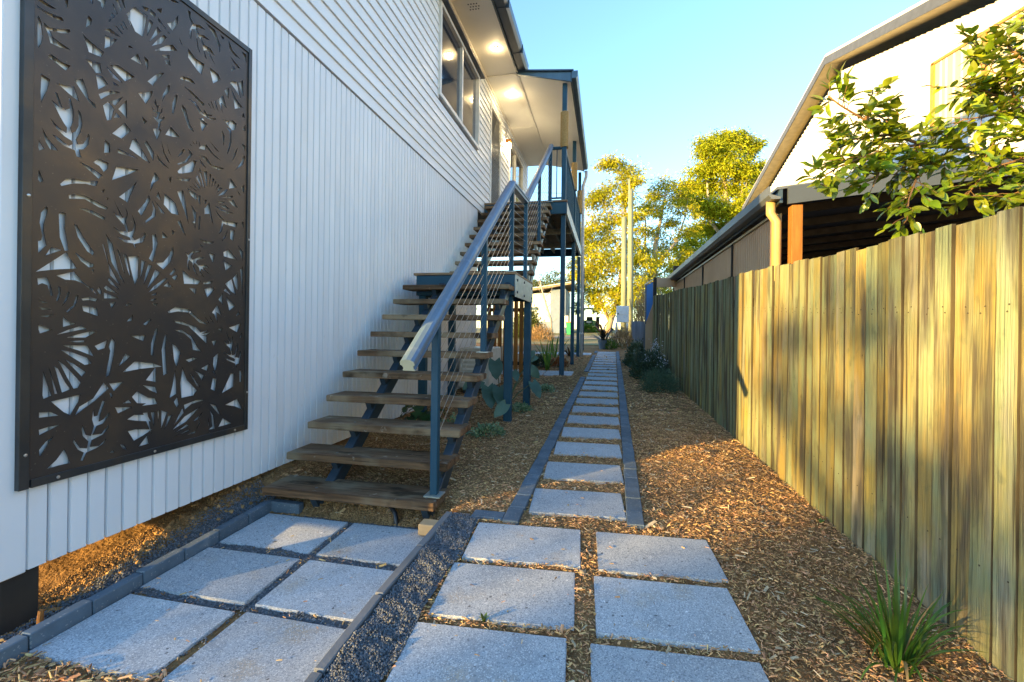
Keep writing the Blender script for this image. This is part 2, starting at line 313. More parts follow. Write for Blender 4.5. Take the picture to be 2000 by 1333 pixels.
m_ac = M('ivory_unit_casing', (0.58, 0.56, 0.50), rough=0.45)
m_pvc = M('white_pvc', (0.66, 0.68, 0.70), rough=0.4)
m_rock = M('crown_shade', (0.04, 0.05, 0.02), rough=0.9)
HOLES = """
1510,1406 1526,1418 1546,1414 1574,1413 1560,1405 1536,1401
1510,1380 1533,1378 1571,1382 1595,1388 1602,1378 1581,1369 1540,1367 1513,1371
1512,1334 1522,1315 1528,1262 1525,1236 1515,1206 1511,1215 1510,1294
1529,1323 1551,1315 1585,1328 1628,1355 1632,1347 1623,1334 1596,1318 1553,1302 1568,1279 1596,1272 1633,1265 1593,1251 1556,1249 1548,1283 1537,1304
1610,1478 1622,1486 1620,1451 1614,1451
1713,1551 1723,1558 1724,1539 1718,1539
1758,1583 1780,1599 1776,1574 1768,1546 1761,1558
1825,1631 1838,1640 1856,1604 1852,1594 1838,1606
1854,1651 1862,1658 1872,1624 1867,1619
1706,1470 1720,1461 1715,1436 1697,1413 1700,1445
1686,1367 1704,1356 1732,1347 1771,1339 1759,1310 1710,1303 1700,1336
1780,1424 1832,1434 1808,1392 1779,1362 1781,1396
1780,1451 1801,1471 1849,1462 1831,1455
1823,1498 1833,1502 1861,1485 1853,1483
1844,1523 1853,1527 1867,1508 1861,1506
1859,1545 1866,1547 1885,1522 1875,1525
1886,1582 1893,1582 1907,1553 1900,1556
1794,1504 1800,1520 1807,1519 1798,1503
1809,1555 1824,1547 1815,1534 1805,1539
1814,1605 1837,1570 1828,1560 1813,1581
1888,1434 1897,1446 1913,1443 1902,1437
1552,1183 1562,1199 1601,1189 1631,1191 1614,1161 1583,1173
1526,1089 1555,1083 1547,1038 1526,974 1524,1018
1589,1083 1649,1102 1668,1047 1627,1063
1656,1129 1686,1154 1702,1114 1711,1079 1737,1068 1737,1050 1711,1066 1687,1093
1701,1258 1757,1273 1764,1232 1741,1221
1743,1206 1770,1215 1793,1191 1753,1147
1757,1124 1800,1163 1850,1180 1800,1142 1767,1106
1790,1274 1816,1261 1861,1236 1816,1238
1809,1291 1844,1311 1918,1298 1874,1253 1842,1271
1821,1217 1845,1212 1821,1201
1776,1075 1797,1104 1823,1082 1812,1029 1793,1016 1782,1051
1807,1111 1864,1161 1831,1105
1847,1093 1884,1154 1888,1068 1867,1082
1827,1043 1838,1071 1856,1054
1558,916 1576,901 1600,885 1622,878 1624,902 1611,917 1596,940 1584,963 1564,999 1573,995 1594,982 1585,1013 1575,1041 1585,1040 1603,989 1619,982 1634,995 1629,1044 1637,1039 1649,994 1649,943 1638,908 1644,887 1659,900 1670,931 1670,969 1667,1007 1679,991 1686,950 1678,904 1661,864 1669,844 1690,854 1703,879 1711,913 1717,898 1713,862 1694,830 1673,822 1683,788 1664,784 1656,811 1615,814 1587,829 1567,847 1587,846 1615,829 1634,824 1648,838 1644,849 1615,858 1586,877
1532,857 1549,826 1587,786 1560,781 1544,806
1519,800 1538,773 1521,759 1518,771
1520,672 1536,632 1526,622 1518,630
1679,763 1722,755 1771,736 1757,714 1726,734
1736,783 1760,809 1800,803 1796,776 1781,755 1762,776
1843,800 1945,820 1889,775 1824,730
1822,961 1877,1034 1905,1008 1864,954
1786,910 1807,899 1808,861 1782,851
1848,892 1892,888 1944,879 1897,878 1849,872
1606,639 1624,665 1654,678 1699,683 1749,697 1741,672 1699,670 1654,657 1610,632
1640,596 1662,607 1700,611 1748,598 1794,584 1788,573 1756,576 1700,596 1658,586 1642,582
1680,545 1701,552 1741,547 1784,531 1780,519 1741,532 1701,542
1549,522 1555,514 1551,482 1541,443 1540,411 1552,350 1522,310 1520,362 1532,368 1535,389 1525,444 1530,489
1597,494 1608,505 1621,502 1619,440 1635,350 1620,346 1602,399
1660,464 1671,460 1698,410 1739,355 1735,341 1711,355 1675,409
1772,657 1785,670 1781,651
1796,629 1802,630 1798,619
1858,655 1910,711 1941,757 1913,688 1897,640
1826,640 1841,606 1873,551 1889,557 1893,577 1884,610 1898,578 1889,533 1904,484 1922,493 1932,524 1919,581 1939,530 1937,496 1923,464 1937,448 1978,475 1988,502 1993,483 1979,446 1935,428 1943,408 1935,409 1928,429 1884,428 1843,450 1884,440 1914,443 1909,457 1863,466 1825,495 1865,478 1892,484 1880,515 1842,548 1824,571 1846,556 1860,557
1921,1658 1982,1656 1963,1539 1925,1541 1908,1566 1884,1597
1957,1693 1991,1705 1986,1687 1972,1681
2004,1709 2032,1701 2027,1680 2002,1682
2037,1732 2066,1755 2061,1725
1999,1648 2017,1643 1988,1557 1990,1600
2041,1636 2062,1624 2001,1533 2023,1587
2045,1692 2091,1661 2083,1656 2048,1673
2078,1614 2094,1612 2068,1564 2016,1520 2047,1571
2035,1506 2095,1565 2128,1592 2156,1577 2090,1536
2101,1696 2137,1728 2162,1779 2160,1732 2132,1677
2099,1651 2115,1648 2108,1643
2172,1663 2193,1628 2181,1637
2069,1498 2112,1524 2112,1503 2088,1498
2088,1480 2115,1495 2119,1469 2096,1468
1972,1434 1995,1425 1992,1378 1980,1396
1905,1382 1938,1426 1960,1383 1920,1383
1996,1316 2034,1367 2070,1400 2081,1403 2034,1332 2025,1308
2077,1247 2082,1291 2109,1351 2118,1351 2112,1316 2090,1285
2135,1213 2137,1267 2154,1317 2165,1320 2157,1271 2144,1216
1948,1225 1989,1251 2020,1275 2010,1239 1985,1191
2198,1283 2218,1269 2243,1204 2272,1167 2238,1174 2213,1228 2195,1257
2184,1433 2204,1454 2252,1465 2274,1450 2234,1442 2190,1430
2211,1397 2259,1392 2339,1363 2329,1347 2284,1366 2235,1388
2235,1342 2285,1344 2323,1307 2340,1298 2342,1328 2362,1309 2402,1322 2396,1313 2363,1296 2386,1294 2427,1313 2427,1304 2383,1285 2343,1288 2311,1290 2285,1322
2235,1630 2281,1602 2335,1603 2317,1534 2288,1546 2235,1581
2383,1604 2440,1599 2456,1575 2406,1526 2389,1574
2225,1857 2244,1858 2241,1824 2266,1800 2303,1821 2345,1818 2291,1797 2285,1787 2301,1762 2336,1778 2377,1773 2320,1757 2317,1747 2340,1722 2380,1729 2414,1698 2370,1706 2377,1693 2420,1641 2391,1667 2357,1701 2337,1686 2358,1643 2341,1654 2332,1694 2314,1739 2298,1746 2289,1729 2296,1683 2312,1654 2293,1670 2285,1715 2285,1743 2272,1774 2254,1764 2251,1743 2248,1697 2237,1729 2239,1752 2254,1789 2232,1823
2351,1859 2412,1858 2454,1792 2448,1747 2437,1787 2402,1829
2453,1859 2484,1857 2475,1840
2522,1858 2553,1816 2614,1798 2560,1797 2530,1809
2538,1765 2615,1736 2596,1729 2561,1742
2543,1675 2550,1715 2576,1708
2629,1856 2673,1854 2676,1802 2654,1827
2539,1594 2559,1617 2590,1624 2622,1542 2579,1575
2605,1629 2640,1663 2646,1566 2626,1587
2668,1706 2676,1714 2673,1655
2494,1522 2527,1560 2524,1486 2509,1503
2549,1553 2588,1512 2635,1486 2577,1449 2565,1513
2442,1431 2480,1482 2508,1416 2470,1430 2478,1372 2464,1409
2415,1414 2422,1418 2447,1366 2432,1382
2388,1401 2394,1401 2419,1361 2405,1375
2368,1379 2375,1380 2395,1359 2385,1362
2636,1418 2648,1450 2660,1423
2102,1829 2141,1856 2167,1856 2136,1839
1966,1109 1991,1096 1976,1077
2013,1191 2028,1175 2044,1173 2047,1197 2033,1210 2025,1229 2033,1218 2035,1242 2047,1205 2059,1219 2052,1194 2051,1173 2067,1184 2077,1216 2074,1184 2060,1162 2055,1140 2073,1146 2086,1170 2089,1156 2071,1133 2063,1123 2068,1118 2061,1087 2071,1084 2049,1021 2024,1071 2053,1088 2054,1119 2034,1130 2021,1144 2042,1139 2049,1163 2026,1169
2099,1071 2128,1125 2180,1092 2140,1078
1918,958 1934,977 2006,882 1984,887 1906,915
1983,972 1993,990 2030,944 2027,902 2006,939
2075,1021 2092,967 2122,922 2109,930 2086,965
2106,1031 2114,997 2131,962 2116,982
2049,941 2076,913 2117,890 2082,897 2058,914
2173,975 2207,1032 2213,1030 2198,1000
2234,1041 2263,1022 2229,966 2176,932 2176,941 2217,967 2246,1013
2177,894 2194,918 2241,959 2268,986 2288,988 2266,922 2206,893 2182,886
2263,1105 2281,1090 2273,1092
2291,1119 2296,1096 2291,1100
2248,1079 2264,1072 2253,1073
2316,1122 2312,1094 2308,1098
2314,1078 2329,1098 2362,1118 2406,1085 2462,1063 2413,1073 2359,1104 2358,1084 2336,1081
2385,1153 2454,1112 2433,1116
2324,1037 2363,1043 2400,1011 2487,1020 2449,998 2400,1002 2353,1025
2318,1012 2360,977 2324,990
2171,854 2218,862 2254,877 2242,856 2200,846
2318,959 2354,853 2342,863 2314,930
2346,948 2367,954 2371,866 2362,872
2306,911 2336,847 2323,860 2292,892
2279,878 2325,837 2311,839
2263,858 2317,822 2298,830
2247,833 2305,815 2273,820
2387,948 2398,944 2385,871
2411,928 2420,926 2403,871
2432,918 2436,913 2419,882
2453,907 2457,896 2433,863
2464,887 2486,890 2444,848
2507,885 2526,891 2500,856 2451,830
2472,824 2563,864 2567,852 2515,838
2451,794 2501,809 2498,799 2459,791
2538,822 2575,836 2606,798 2568,803
2455,778 2509,784 2544,771 2502,767
2432,761 2495,751 2573,752 2524,738 2473,745
2237,811 2299,794 2296,763 2261,778
2308,788 2324,793 2322,742 2312,756
2353,779 2370,781 2357,752
2357,723 2387,765 2416,640 2391,701 2358,692
2265,716 2297,680 2289,586 2282,648
2316,662 2326,667 2320,590 2313,594
2175,768 2210,784 2232,685 2244,612 2221,671
2100,736 2159,703 2180,645 2137,644 2095,678
2004,700 2013,677 1970,589 1952,607 1987,660
2024,676 2045,636 2043,600 1995,556 1992,565 2023,600 2030,632
2041,683 2074,654 2099,629 2077,629
2047,712 2060,737 2075,697 2063,699
2175,603 2195,611 2228,532 2204,559
2038,836 2063,809 2033,779 2016,731 2020,780
2115,828 2135,848 2132,813
2314,1260 2363,1248 2331,1192 2321,1224
2490,1334 2530,1337 2556,1358 2589,1349 2576,1306 2553,1296 2523,1313
2512,1291 2546,1281 2550,1216 2533,1155 2518,1125 2539,1224 2535,1270
2477,1257 2495,1229 2489,1167 2481,1223
2604,1198 2586,1139 2562,1095 2578,1148
2656,1162 2666,1150 2649,1100 2587,1043 2633,1107
2550,971 2597,931 2538,905
2639,944 2663,964 2660,907
2605,915 2633,883 2617,891
2645,1336 2669,1378 2668,1337
2639,1237 2667,1236 2665,1200
2489,681 2600,692 2593,662 2511,662 2500,665 2486,618 2469,593 2482,638
2533,634 2512,578 2487,550 2512,596
2554,635 2586,636 2575,570 2553,581
2647,712 2663,710 2660,665
2435,732 2499,689 2467,696
2087,523 2117,499 2086,490
2141,546 2157,539 2147,518
1550,306 1569,344 1606,338 1575,320
1520,231 1624,327 1635,309 1664,264 1593,251 1541,238
1598,218 1662,243 1697,199 1733,178 1755,149 1737,161 1697,195 1666,206 1629,205
1663,336 1680,327 1703,307 1739,295 1737,283 1719,278 1688,300
1732,267 1742,266 1742,253
1522,199 1555,205 1569,167 1575,133 1567,132 1556,174 1539,180 1525,171
1595,172 1605,166 1606,137 1596,108 1590,111 1599,145
1635,151 1641,146 1632,114 1614,87 1626,118
1669,136 1676,132 1664,86 1636,58 1632,63 1656,90
1524,110 1560,95 1538,95
1525,78 1569,68 1538,65
1527,36 1583,45 1557,33
1527,-2 1573,-23 1532,-39 1527,-22
1618,37 1638,16 1665,6 1619,-9
1598,-45 1639,-24 1689,-6 1711,-18 1657,-30
1639,-58 1699,-39 1735,-30 1753,-34 1711,-59
1645,-77 1704,-73 1704,-82 1669,-81
1623,-97 1716,-100 1744,-151 1685,-122
1616,-119 1655,-129 1716,-158 1733,-184 1705,-188 1655,-150
1693,124 1729,133 1757,127 1751,115 1725,120 1698,116
1696,90 1754,82 1762,45 1702,66
1765,190 1776,169 1774,148 1759,167
1798,440 1826,400 1854,283 1884,223 1861,251 1823,316
1779,391 1788,390 1810,305 1861,211 1815,255 1810,296
1848,380 1855,377 1886,268 1876,286
1878,362 1894,360 1916,251 1899,289
1905,352 1955,362 1952,257 1938,219 1918,292
1813,234 1859,183 1822,205 1807,222
1800,196 1855,159 1799,175 1790,184
1790,161 1853,138 1791,133
1814,110 1843,115 1825,85
1888,98 1904,114 1922,109
1900,20 1928,56 1927,27
1752,-102 1806,-76 1795,-113 1766,-121
1827,-70 1843,-91 1837,-151 1827,-206 1818,-242 1803,-250 1809,-205 1821,-132 1815,-113
1924,-55 1995,-53 1985,-82 1956,-70
2029,492 2047,496 2058,453 2033,355 2013,369 2033,418
2054,348 2094,356 2126,398 2148,449 2151,412 2132,362 2097,320
1971,345 1990,343 1967,247 1969,303
2008,329 2026,324 1985,219 1994,277
2047,308 2074,292 2005,201 2022,245
2103,266 2111,260 2059,209 2015,182 2043,217
2099,223 2123,246 2151,220
2133,292 2161,332 2167,314 2145,290
2148,277 2173,299 2180,287 2165,261
2026,165 2056,183 2054,170
2018,137 2054,151 2052,142
2031,121 2061,125 2055,109
1987,9 2022,35 2026,30 2002,1
2054,-20 2064,-23 2052,-81 2040,-161 2029,-151 2031,-96
2108,-56 2119,-61 2111,-124 2121,-259 2102,-268 2091,-138
2155,-107 2178,-121 2202,-154 2186,-222 2180,-233 2165,-189
2133,80 2175,105 2252,98 2309,51 2374,15 2322,26 2253,79 2193,83 2139,72
2165,31 2217,26 2310,-8 2339,-36 2388,-25 2375,-36 2345,-47 2412,-36 2375,-56 2342,-53 2382,-65 2382,-108 2330,-64 2254,0 2171,20
2174,-28 2218,-28 2273,-61 2311,-120 2337,-148 2283,-135 2273,-80 2230,-47
2216,323 2262,293 2328,276 2312,257 2226,251
2257,226 2300,226 2296,195
2354,270 2414,285 2411,270 2357,260
2363,229 2418,245 2430,232 2385,182
2227,436 2251,421 2278,450 2332,462 2329,454 2285,443 2266,415 2279,399 2323,421 2362,423 2310,402 2301,387 2323,371 2369,380 2392,363 2349,363 2356,350 2413,317 2376,335 2337,350 2330,330 2357,302 2331,318 2320,356 2289,380 2283,362 2312,306 2286,330 2276,378 2254,394 2249,368 2255,326 2240,356 2245,406
2388,460 2432,450 2419,399 2405,426
2502,480 2542,502 2602,452 2551,452 2506,456
2503,426 2566,402 2519,368
2618,543 2658,509 2659,453 2634,505
2520,276 2568,311 2600,216 2561,237
2579,318 2613,353 2619,245 2599,271
2640,381 2660,400 2661,215 2650,295
2506,232 2520,247 2566,207
2468,173 2496,211 2497,142
2529,189 2597,139 2552,108
2420,86 2458,135 2485,73 2451,90 2459,29 2434,80
2367,58 2401,16 2380,33
2397,68 2428,25 2414,36
2554,-6 2603,7 2646,23 2619,-36
2608,75 2629,103 2637,83
2511,-87 2544,-115 2559,-115 2524,-21 2567,-116 2581,-61 2586,-116 2575,-152 2583,-190 2606,-185 2620,-105 2621,-167 2606,-203 2638,-211 2649,-162 2657,-187 2638,-248 2615,-253 2619,-278 2603,-246 2531,-217 2524,-204 2599,-233 2603,-218 2587,-208 2553,-194 2512,-162 2560,-188 2572,-183 2560,-140 2530,-121
2643,-71 2659,-43 2658,-80
2419,-94 2454,-89 2437,-124
2331,532 2367,525 2424,533 2400,518 2354,514
2325,500 2348,487 2335,488
2435,-199 2473,-169 2460,-242 2446,-282 2432,-240
2467,-16 2495,-12 2492,-33
1603,-167 1631,-193 1674,-249 1689,-271 1678,-291 1661,-293 1636,-241 1615,-192
1631,-163 1669,-188 1709,-223 1695,-243 1660,-200
1587,-192 1603,-205 1628,-264 1647,-295 1616,-306 1606,-266 1595,-218
1565,-192 1576,-226 1598,-308 1588,-309 1578,-254
1546,-211 1561,-270 1575,-316 1548,-326 1544,-310
1581,-347 1658,-337 1687,-333 1681,-362 1650,-415 1625,-397
1788,-289 1810,-320 1754,-368 1710,-396 1676,-421 1692,-384 1745,-357
1820,-293 1882,-292 1842,-332
1820,-342 1830,-341 1835,-354 1828,-366
1534,-388 1574,-393 1601,-412 1534,-409
1534,-463 1567,-457 1608,-457 1536,-485
1583,-506 1537,-581 1535,-550 1556,-523
1627,-575 1650,-640 1608,-639 1566,-642 1599,-613
1695,-642 1708,-608 1682,-587 1664,-548 1666,-532 1694,-583 1721,-592 1727,-559 1703,-528 1698,-493 1701,-474 1718,-527 1738,-536 1751,-491 1742,-457 1746,-417 1750,-413 1753,-444 1765,-443 1787,-373 1801,-378 1778,-443 1774,-473 1793,-466 1821,-433 1817,-455 1793,-487 1765,-492 1747,-533 1784,-536 1817,-497 1817,-513 1794,-541 1743,-557 1736,-588 1775,-593 1808,-562 1799,-586 1766,-601 1721,-612 1706,-647
1875,-612 1893,-619 1907,-644 1886,-633
1826,-639 1838,-629 1847,-644
1863,-210 1893,-149 1919,-163
1891,-239 1946,-192 2036,-207 2083,-227 1974,-230
1850,-417 1925,-428 1863,-448
1886,-401 1914,-388 1927,-405
1935,-376 1959,-352 2015,-391 2050,-401 2021,-420 1960,-410
1913,-489 1944,-473 2011,-485 2028,-520 1955,-503
1916,-552 1951,-551 2035,-569 1995,-588 1946,-605
2006,-293 2056,-230 2057,-307
1989,-321 2055,-339 2066,-373 2024,-350
1988,-429 2051,-399 2066,-432
2172,-260 2180,-316 2181,-388 2142,-406 2158,-341
2221,-251 2252,-324 2312,-386 2290,-411 2217,-415 2210,-336
2188,-413 2197,-455 2186,-472 2168,-437
2291,-262 2362,-302 2349,-329 2320,-287
2270,-288 2282,-294 2334,-367 2314,-359
2348,-258 2401,-235 2385,-275
2429,-273 2453,-305 2436,-297
2430,-331 2457,-337 2448,-407 2417,-391
2505,-426 2570,-315 2596,-318 2590,-397
2643,-300 2663,-302 2660,-374 2644,-369
2535,-512 2626,-488 2667,-560 2604,-531
2480,-643 2511,-597 2575,-641
2241,-200 2287,-189 2312,-196 2263,-213
2236,-464 2309,-450 2368,-456 2285,-466 2242,-492
2167,-575 2221,-483 2230,-512
2165,-595 2237,-535 2332,-499 2249,-564
2182,-615 2249,-583 2262,-594
2174,-641 2262,-616 2268,-622
2256,-645 2312,-635 2309,-646
2295,-573 2355,-531 2324,-567
2312,-643 2334,-581 2340,-587
2411,-486 2456,-507 2489,-566 2471,-554
2409,-526 2436,-565 2448,-644 2403,-643 2430,-628 2423,-569
2399,-564 2410,-624 2403,-617
1991,-474 2016,-476 2037,-589 2027,-566
2034,-477 2054,-476 2050,-551
2070,-478 2081,-470 2076,-536
2094,-477 2127,-493 2093,-575
2133,-515 2155,-514 2112,-584
1941,-606 1967,-573 2004,-571 1967,-588
1970,-643 2012,-598 2023,-641
"""
# ------------------------------------------------------------------ terrain
def sstep(a, b, x):
    t = np.clip((x - a) / (b - a), 0, 1); return t * t * (3 - 2 * t)
def base(y): return -1.225 + 0.031 * np.minimum(y, 16.5) + 0.021 * np.clip(y - 16.5, 0, 45)
def hsh(x, y): return np.sin(x * 12.9 + 4.1 * np.sin(y * 7.7)) * np.sin(y * 11.3 + 3.3 * np.sin(x * 9.1))
def G(x, y):
    """height of the bare ground"""
    x = np.asarray(x, float); y = np.asarray(y, float)
    z = base(y) - 0.013
    low = -1.354 + 0.031 * y
    k = (1 - sstep(2.68, 2.98, y)) * (1 - sstep(-0.985, -0.935, x))
    z = z * (1 - k) + low * k
    wall = -1.36 + 0.27 * sstep(1.1, 3.2, y)                    # earth banked against the house
    wall = np.maximum(wall, np.where(y > 3.0, -1.085, wall))
    kw = (1 - sstep(-2.52, -2.30, x)) * (1 - sstep(6.5, 8.5, y))
    z = z * (1 - kw) + np.maximum(wall, z) * kw
    z = z + 0.09 * np.exp(-(((x + 0.86) / 0.26) ** 2 + ((y - 8.75) / 0.5) ** 2))        # heap round the verandah post
    z = z + 0.05 * np.exp(-(((x - 0.75) / 0.4) ** 2 + ((y - 4.3) / 0.5) ** 2)) + 0.03 * np.exp(-(((x + 0.9) / 0.25) ** 2 + ((y - 3.4) / 0.5) ** 2))
    near = 1 - sstep(9, 20, np.abs(y) + np.abs(x) * 1.0)
    z = z + near * (0.008 * hsh(x * 0.7, y * 0.7) + 0.004 * hsh(x * 2.1 + 1, y * 2.3))
    bank = k * (1 - k) * 4
    z = z + bank * 0.02 * hsh(x * 1.9, y * 1.7)
    return z
def g(x, y): return float(G(x, y))
gx = np.unique(np.concatenate([np.linspace(-400, -20, 12), np.linspace(-20, -3, 18), np.linspace(-3, 1.6, 150), np.linspace(1.6, 20, 20), np.linspace(20, 400, 12)]))
gy = np.unique(np.concatenate([np.linspace(-300, -10, 10), np.linspace(-10, 0.5, 14), np.linspace(0.5, 3.4, 110), np.linspace(3.4, 10, 110), np.linspace(10, 24, 60), np.linspace(24, 70, 24), np.linspace(70, 700, 20)]))
XX, YY = np.meshgrid(gx, gy); ZZ = G(XX, YY)
nx, ny = len(gx), len(gy); idx = np.arange(nx * ny).reshape(ny, nx)
F = np.stack([idx[:-1, :-1], idx[:-1, 1:], idx[1:, 1:], idx[1:, :-1]], -1).reshape(-1, 4)
o = part('ground', npmesh('ground', np.stack([XX, YY, ZZ], -1).reshape(-1, 3), F, True), m_soil)
tag(o, 'brown mulched garden soil rising gently between house and fence', 'ground', kind='structure')
def sheet(name, xs, ys, dz, mat, label, cat):
    X_, Y_ = np.meshgrid(xs, ys); i = np.arange(X_.size).reshape(X_.shape)
    f = np.stack([i[:-1, :-1], i[:-1, 1:], i[1:, 1:], i[1:, :-1]], -1).reshape(-1, 4)
    o_ = part(name, npmesh(name, np.stack([X_, Y_, G(X_, Y_) + dz], -1).reshape(-1, 3), f, True), mat)
    return tag(o_, label, cat, kind='structure')
sheet('lawn', np.linspace(-120, 120, 40), np.linspace(20.5, 300, 90), 0.02, m_lawn, 'dry yellow green lawn beyond the end of the path', 'lawn')
sheet('dirt_track', np.linspace(-120, 120, 40), np.linspace(27, 33, 6), 0.04, m_road, 'pale sandy track crossing behind the garden', 'track')
# gravel beds (blue-grey metal) beside the house and along the edging
sheet('gravel_strip', np.linspace(-2.42, -2.27, 6), np.linspace(0.9, 2.72, 40), 0.006, m_gravel_bed, 'blue grey gravel strip between kerb blocks and house wall', 'gravel')
sheet('gravel_bed', np.linspace(-2.26, -0.99, 30), np.linspace(1.78, 2.70, 30), 0.005, m_gravel_bed, 'dark blue grey gravel under the sunken pavers', 'gravel')

# ------------------------------------------------------------------ house
house = thing('house', 'raised pale weatherboard house with vertical boarded lower storey', 'house', (-2.45, 1.42, -1.07))
W = -2.45; ZB, ZJ, ZS = -1.068, 2.30, 5.10
lw = box(-9.5, W - 0.022, 1.44, 8.36, ZB + 0.01, ZJ - 0.01).build('boarded_wall', m_back, house)
box(-9.5, -4.6, 8.38, 13.8, ZB + 0.01, ZJ - 0.01).build('inner_wall', m_clad, house)  # unseen wall added to block low sun passing under the house
BW = 0.0802
prof = [(0, 0.003), (0.005, 0.003), (0.005, -0.0), (0.005, 0), (0, 0)]
mb = MB(); b_ = BW - 0.0025
mb.ext([(-0.018, 0.0035, 0), (-0.012, 0.0035, 0), (0, 0.0075, 0), (0, b_ - 0.006, 0), (-0.012, b_ - 0.002, 0), (-0.018, b_ - 0.002, 0)], (0, 0, ZJ - ZB - 0.012))
bme = mb.mesh('cladding_board')
y = 1.505
while y < 8.36:
    part('cladding_board', bme, m_clad, lw, (W, y, ZB)); y += BW
box(W - 0.03, W + 0.004, 1.40, 1.503, ZB - 0.005, ZJ - 0.012).build('corner_trim', m_clad, house, bevel=0.004)
box(-9.5, W - 0.04, 1.405, 1.435, ZB, ZJ - 0.01).build('gable_wall', m_clad, house)
box(W - 0.04, W + 0.001, 8.362, 8.42, ZB, ZJ - 0.02).build('corner_trim', m_white, house, bevel=0.004)
uw = box(-9.5, W - 0.03, 1.42, 13.85, ZJ + 0.012, ZS).build('weatherboard_wall', m_back, house)
NWB = 21; H = (ZS - ZJ) / NWB
openings = [(6.27, 8.30, 3.43, 4.77), (9.27, 10.17, 2.55, 4.76), (11.1, 12.9, 2.55, 4.70)]
for i in range(NWB):
    z0 = ZJ + i * H
    spans = [(1.40, 13.87)]
    for (a, b, c, d) in openings:
        if z0 + H * 0.5 > c and z0 + H * 0.5 < d:
            nsp = []
            for (s0, s1) in spans:
                if a > s0 and b < s1: nsp += [(s0, a), (b, s1)]
                else: nsp.append((s0, s1))
            spans = nsp
    for (s0, s1) in spans:
        MB().ext([(W - 0.028, s0, z0 + 0.001), (W + 0.016, s0, z0 + 0.001), (W + 0.016, s0, z0 + 0.007), (W - 0.002, s0, z0 + H - 0.001), (W - 0.028, s0, z0 + H - 0.001)], (0, s1 - s0, 0)).build('weatherboard', m_wb, uw)
def window(y0, y1, z0, z1, name='window', mull=None, blind=True):
    fr = MB(); t = 0.055; x0, x1 = W - 0.05, W + 0.045
    fr.box(x0, x1, y0, y1, z0, z0 + t); fr.box(x0, x1, y0, y1, z1 - t, z1); fr.box(x0, x1 - 0.001, y0, y0 + t, z0 + t, z1 - t); fr.box(x0, x1 - 0.001, y1 - t, y1, z0 + t, z1 - t)
    wo_ = fr.build(name, m_white, house)
    ms = mull or [(y0 + y1) / 2]
    for q in ms: box(W - 0.035, W + 0.03, q - 0.03, q + 0.03, z0 + t, z1 - t).build('mullion', m_white, wo_)
    edges = [y0 + t] + ms + [y1 - t]
    for a, b in zip(edges[:-1], edges[1:]):
        box(W - 0.022, W - 0.016, a + 0.031, b - 0.031, z0 + t, z1 - t).build('pane', m_glass, wo_)
    return wo_
wn = window(6.25, 8.32, 3.41, 4.79, mull=[7.32])
MB().ext([(W - 0.05, 6.2, 4.80), (W + 0.12, 6.2, 4.795), (W + 0.12, 6.2, 4.82), (W - 0.05, 6.2, 4.98)], (0, 2.2, 0)).build('window_hood', m_barge, house)
# diamond-grille screen door
sdoor = MB()
for a, b, c, d in ((9.25, 9.31, 2.54, 4.78), (10.12, 10.18, 2.54, 4.78), (9.31, 10.12, 4.71, 4.78), (9.31, 10.12, 2.54, 2.62)): sdoor.box(W - 0.04, W + 0.03, a, b, c, d)
sdo = sdoor.build('screen_door', m_white, house)
gr = MB()
for k in range(-20, 12):
    for sgn in (1, -1):
        pts = []
        y0_, z0_ = (9.31, 2.62 + k * 0.11) if sgn > 0 else (9.31, 2.62 + (k + 20) * 0.11)
        y1_, z1_ = 10.12, z0_ + sgn * 0.81 * 1.5
        lo, hi = 2.62, 4.71
        def cut(ya, za, yb, zb):
            t0, t1 = 0, 1
            for lim, s_ in ((lo, 1), (hi, -1)):
                fa, fb = (za - lim) * s_, (zb - lim) * s_
                if fa < 0 and fb < 0: return None
                if fa < 0: t0 = max(t0, fa / (fa - fb))
                if fb < 0: t1 = min(t1, fa / (fa - fb))
            return None if t0 >= t1 else ((ya + (yb - ya) * t0, za + (zb - za) * t0), (ya + (yb - ya) * t1, za + (zb - za) * t1))
        c_ = cut(y0_, z0_, y1_, z1_)
        if c_: gr.bar((W - 0.005 + 0.003 * sgn, *c_[0]), (W - 0.005 + 0.003 * sgn, *c_[1]), 0.006, 0.012, up=(1, 0, 0))
tag(gr.build('grille', m_mesh, sdo), kind='stuff')
box(W - 0.028, W - 0.022, 9.31, 10.12, 2.62, 4.71).build('door_leaf', m_doordark, sdo)
sl = window(11.1, 12.9, 2.54, 4.72, 'sliding_door', [11.9])
# eave: soffit, fascia, gutter, roof
YE = 8.86
MB().ext([(W - 0.3, 1.0, ZS + 0.002), (-1.80, 1.0, ZS + 0.002), (-1.80, 1.0, ZS + 0.02), (W - 0.3, 1.0, ZS + 0.02)], (0, YE - 1.0, 0)).build('soffit', m_soffit, house)
box(W - 0.02, W + 0.03, 1.40, 13.85, ZS - 0.05, ZS).build('soffit_moulding', m_soffit, house)
box(-1.80, -1.775, 1.0, YE, ZS - 0.03, ZS + 0.17).build('fascia', m_dark, house)
MB().ext([(-1.773, 1.0, ZS + 0.0), (-1.62, 1.0, ZS + 0.0), (-1.585, 1.0, ZS + 0.05), (-1.57, 1.0, ZS + 0.14), (-1.60, 1.0, ZS + 0.14), (-1.61, 1.0, ZS + 0.06), (-1.64, 1.0, ZS + 0.03), (-1.773, 1.0, ZS + 0.03)], (0, YE - 0.98, 0)).build('gutter', m_dark, house)
for yy in (2.2, 3.4, 4.6, 5.8, 7.0, 8.2):
    box(-1.775, -1.565, yy, yy + 0.02, ZS - 0.006, ZS + 0.145).build('gutter_bracket', m_dark, house)
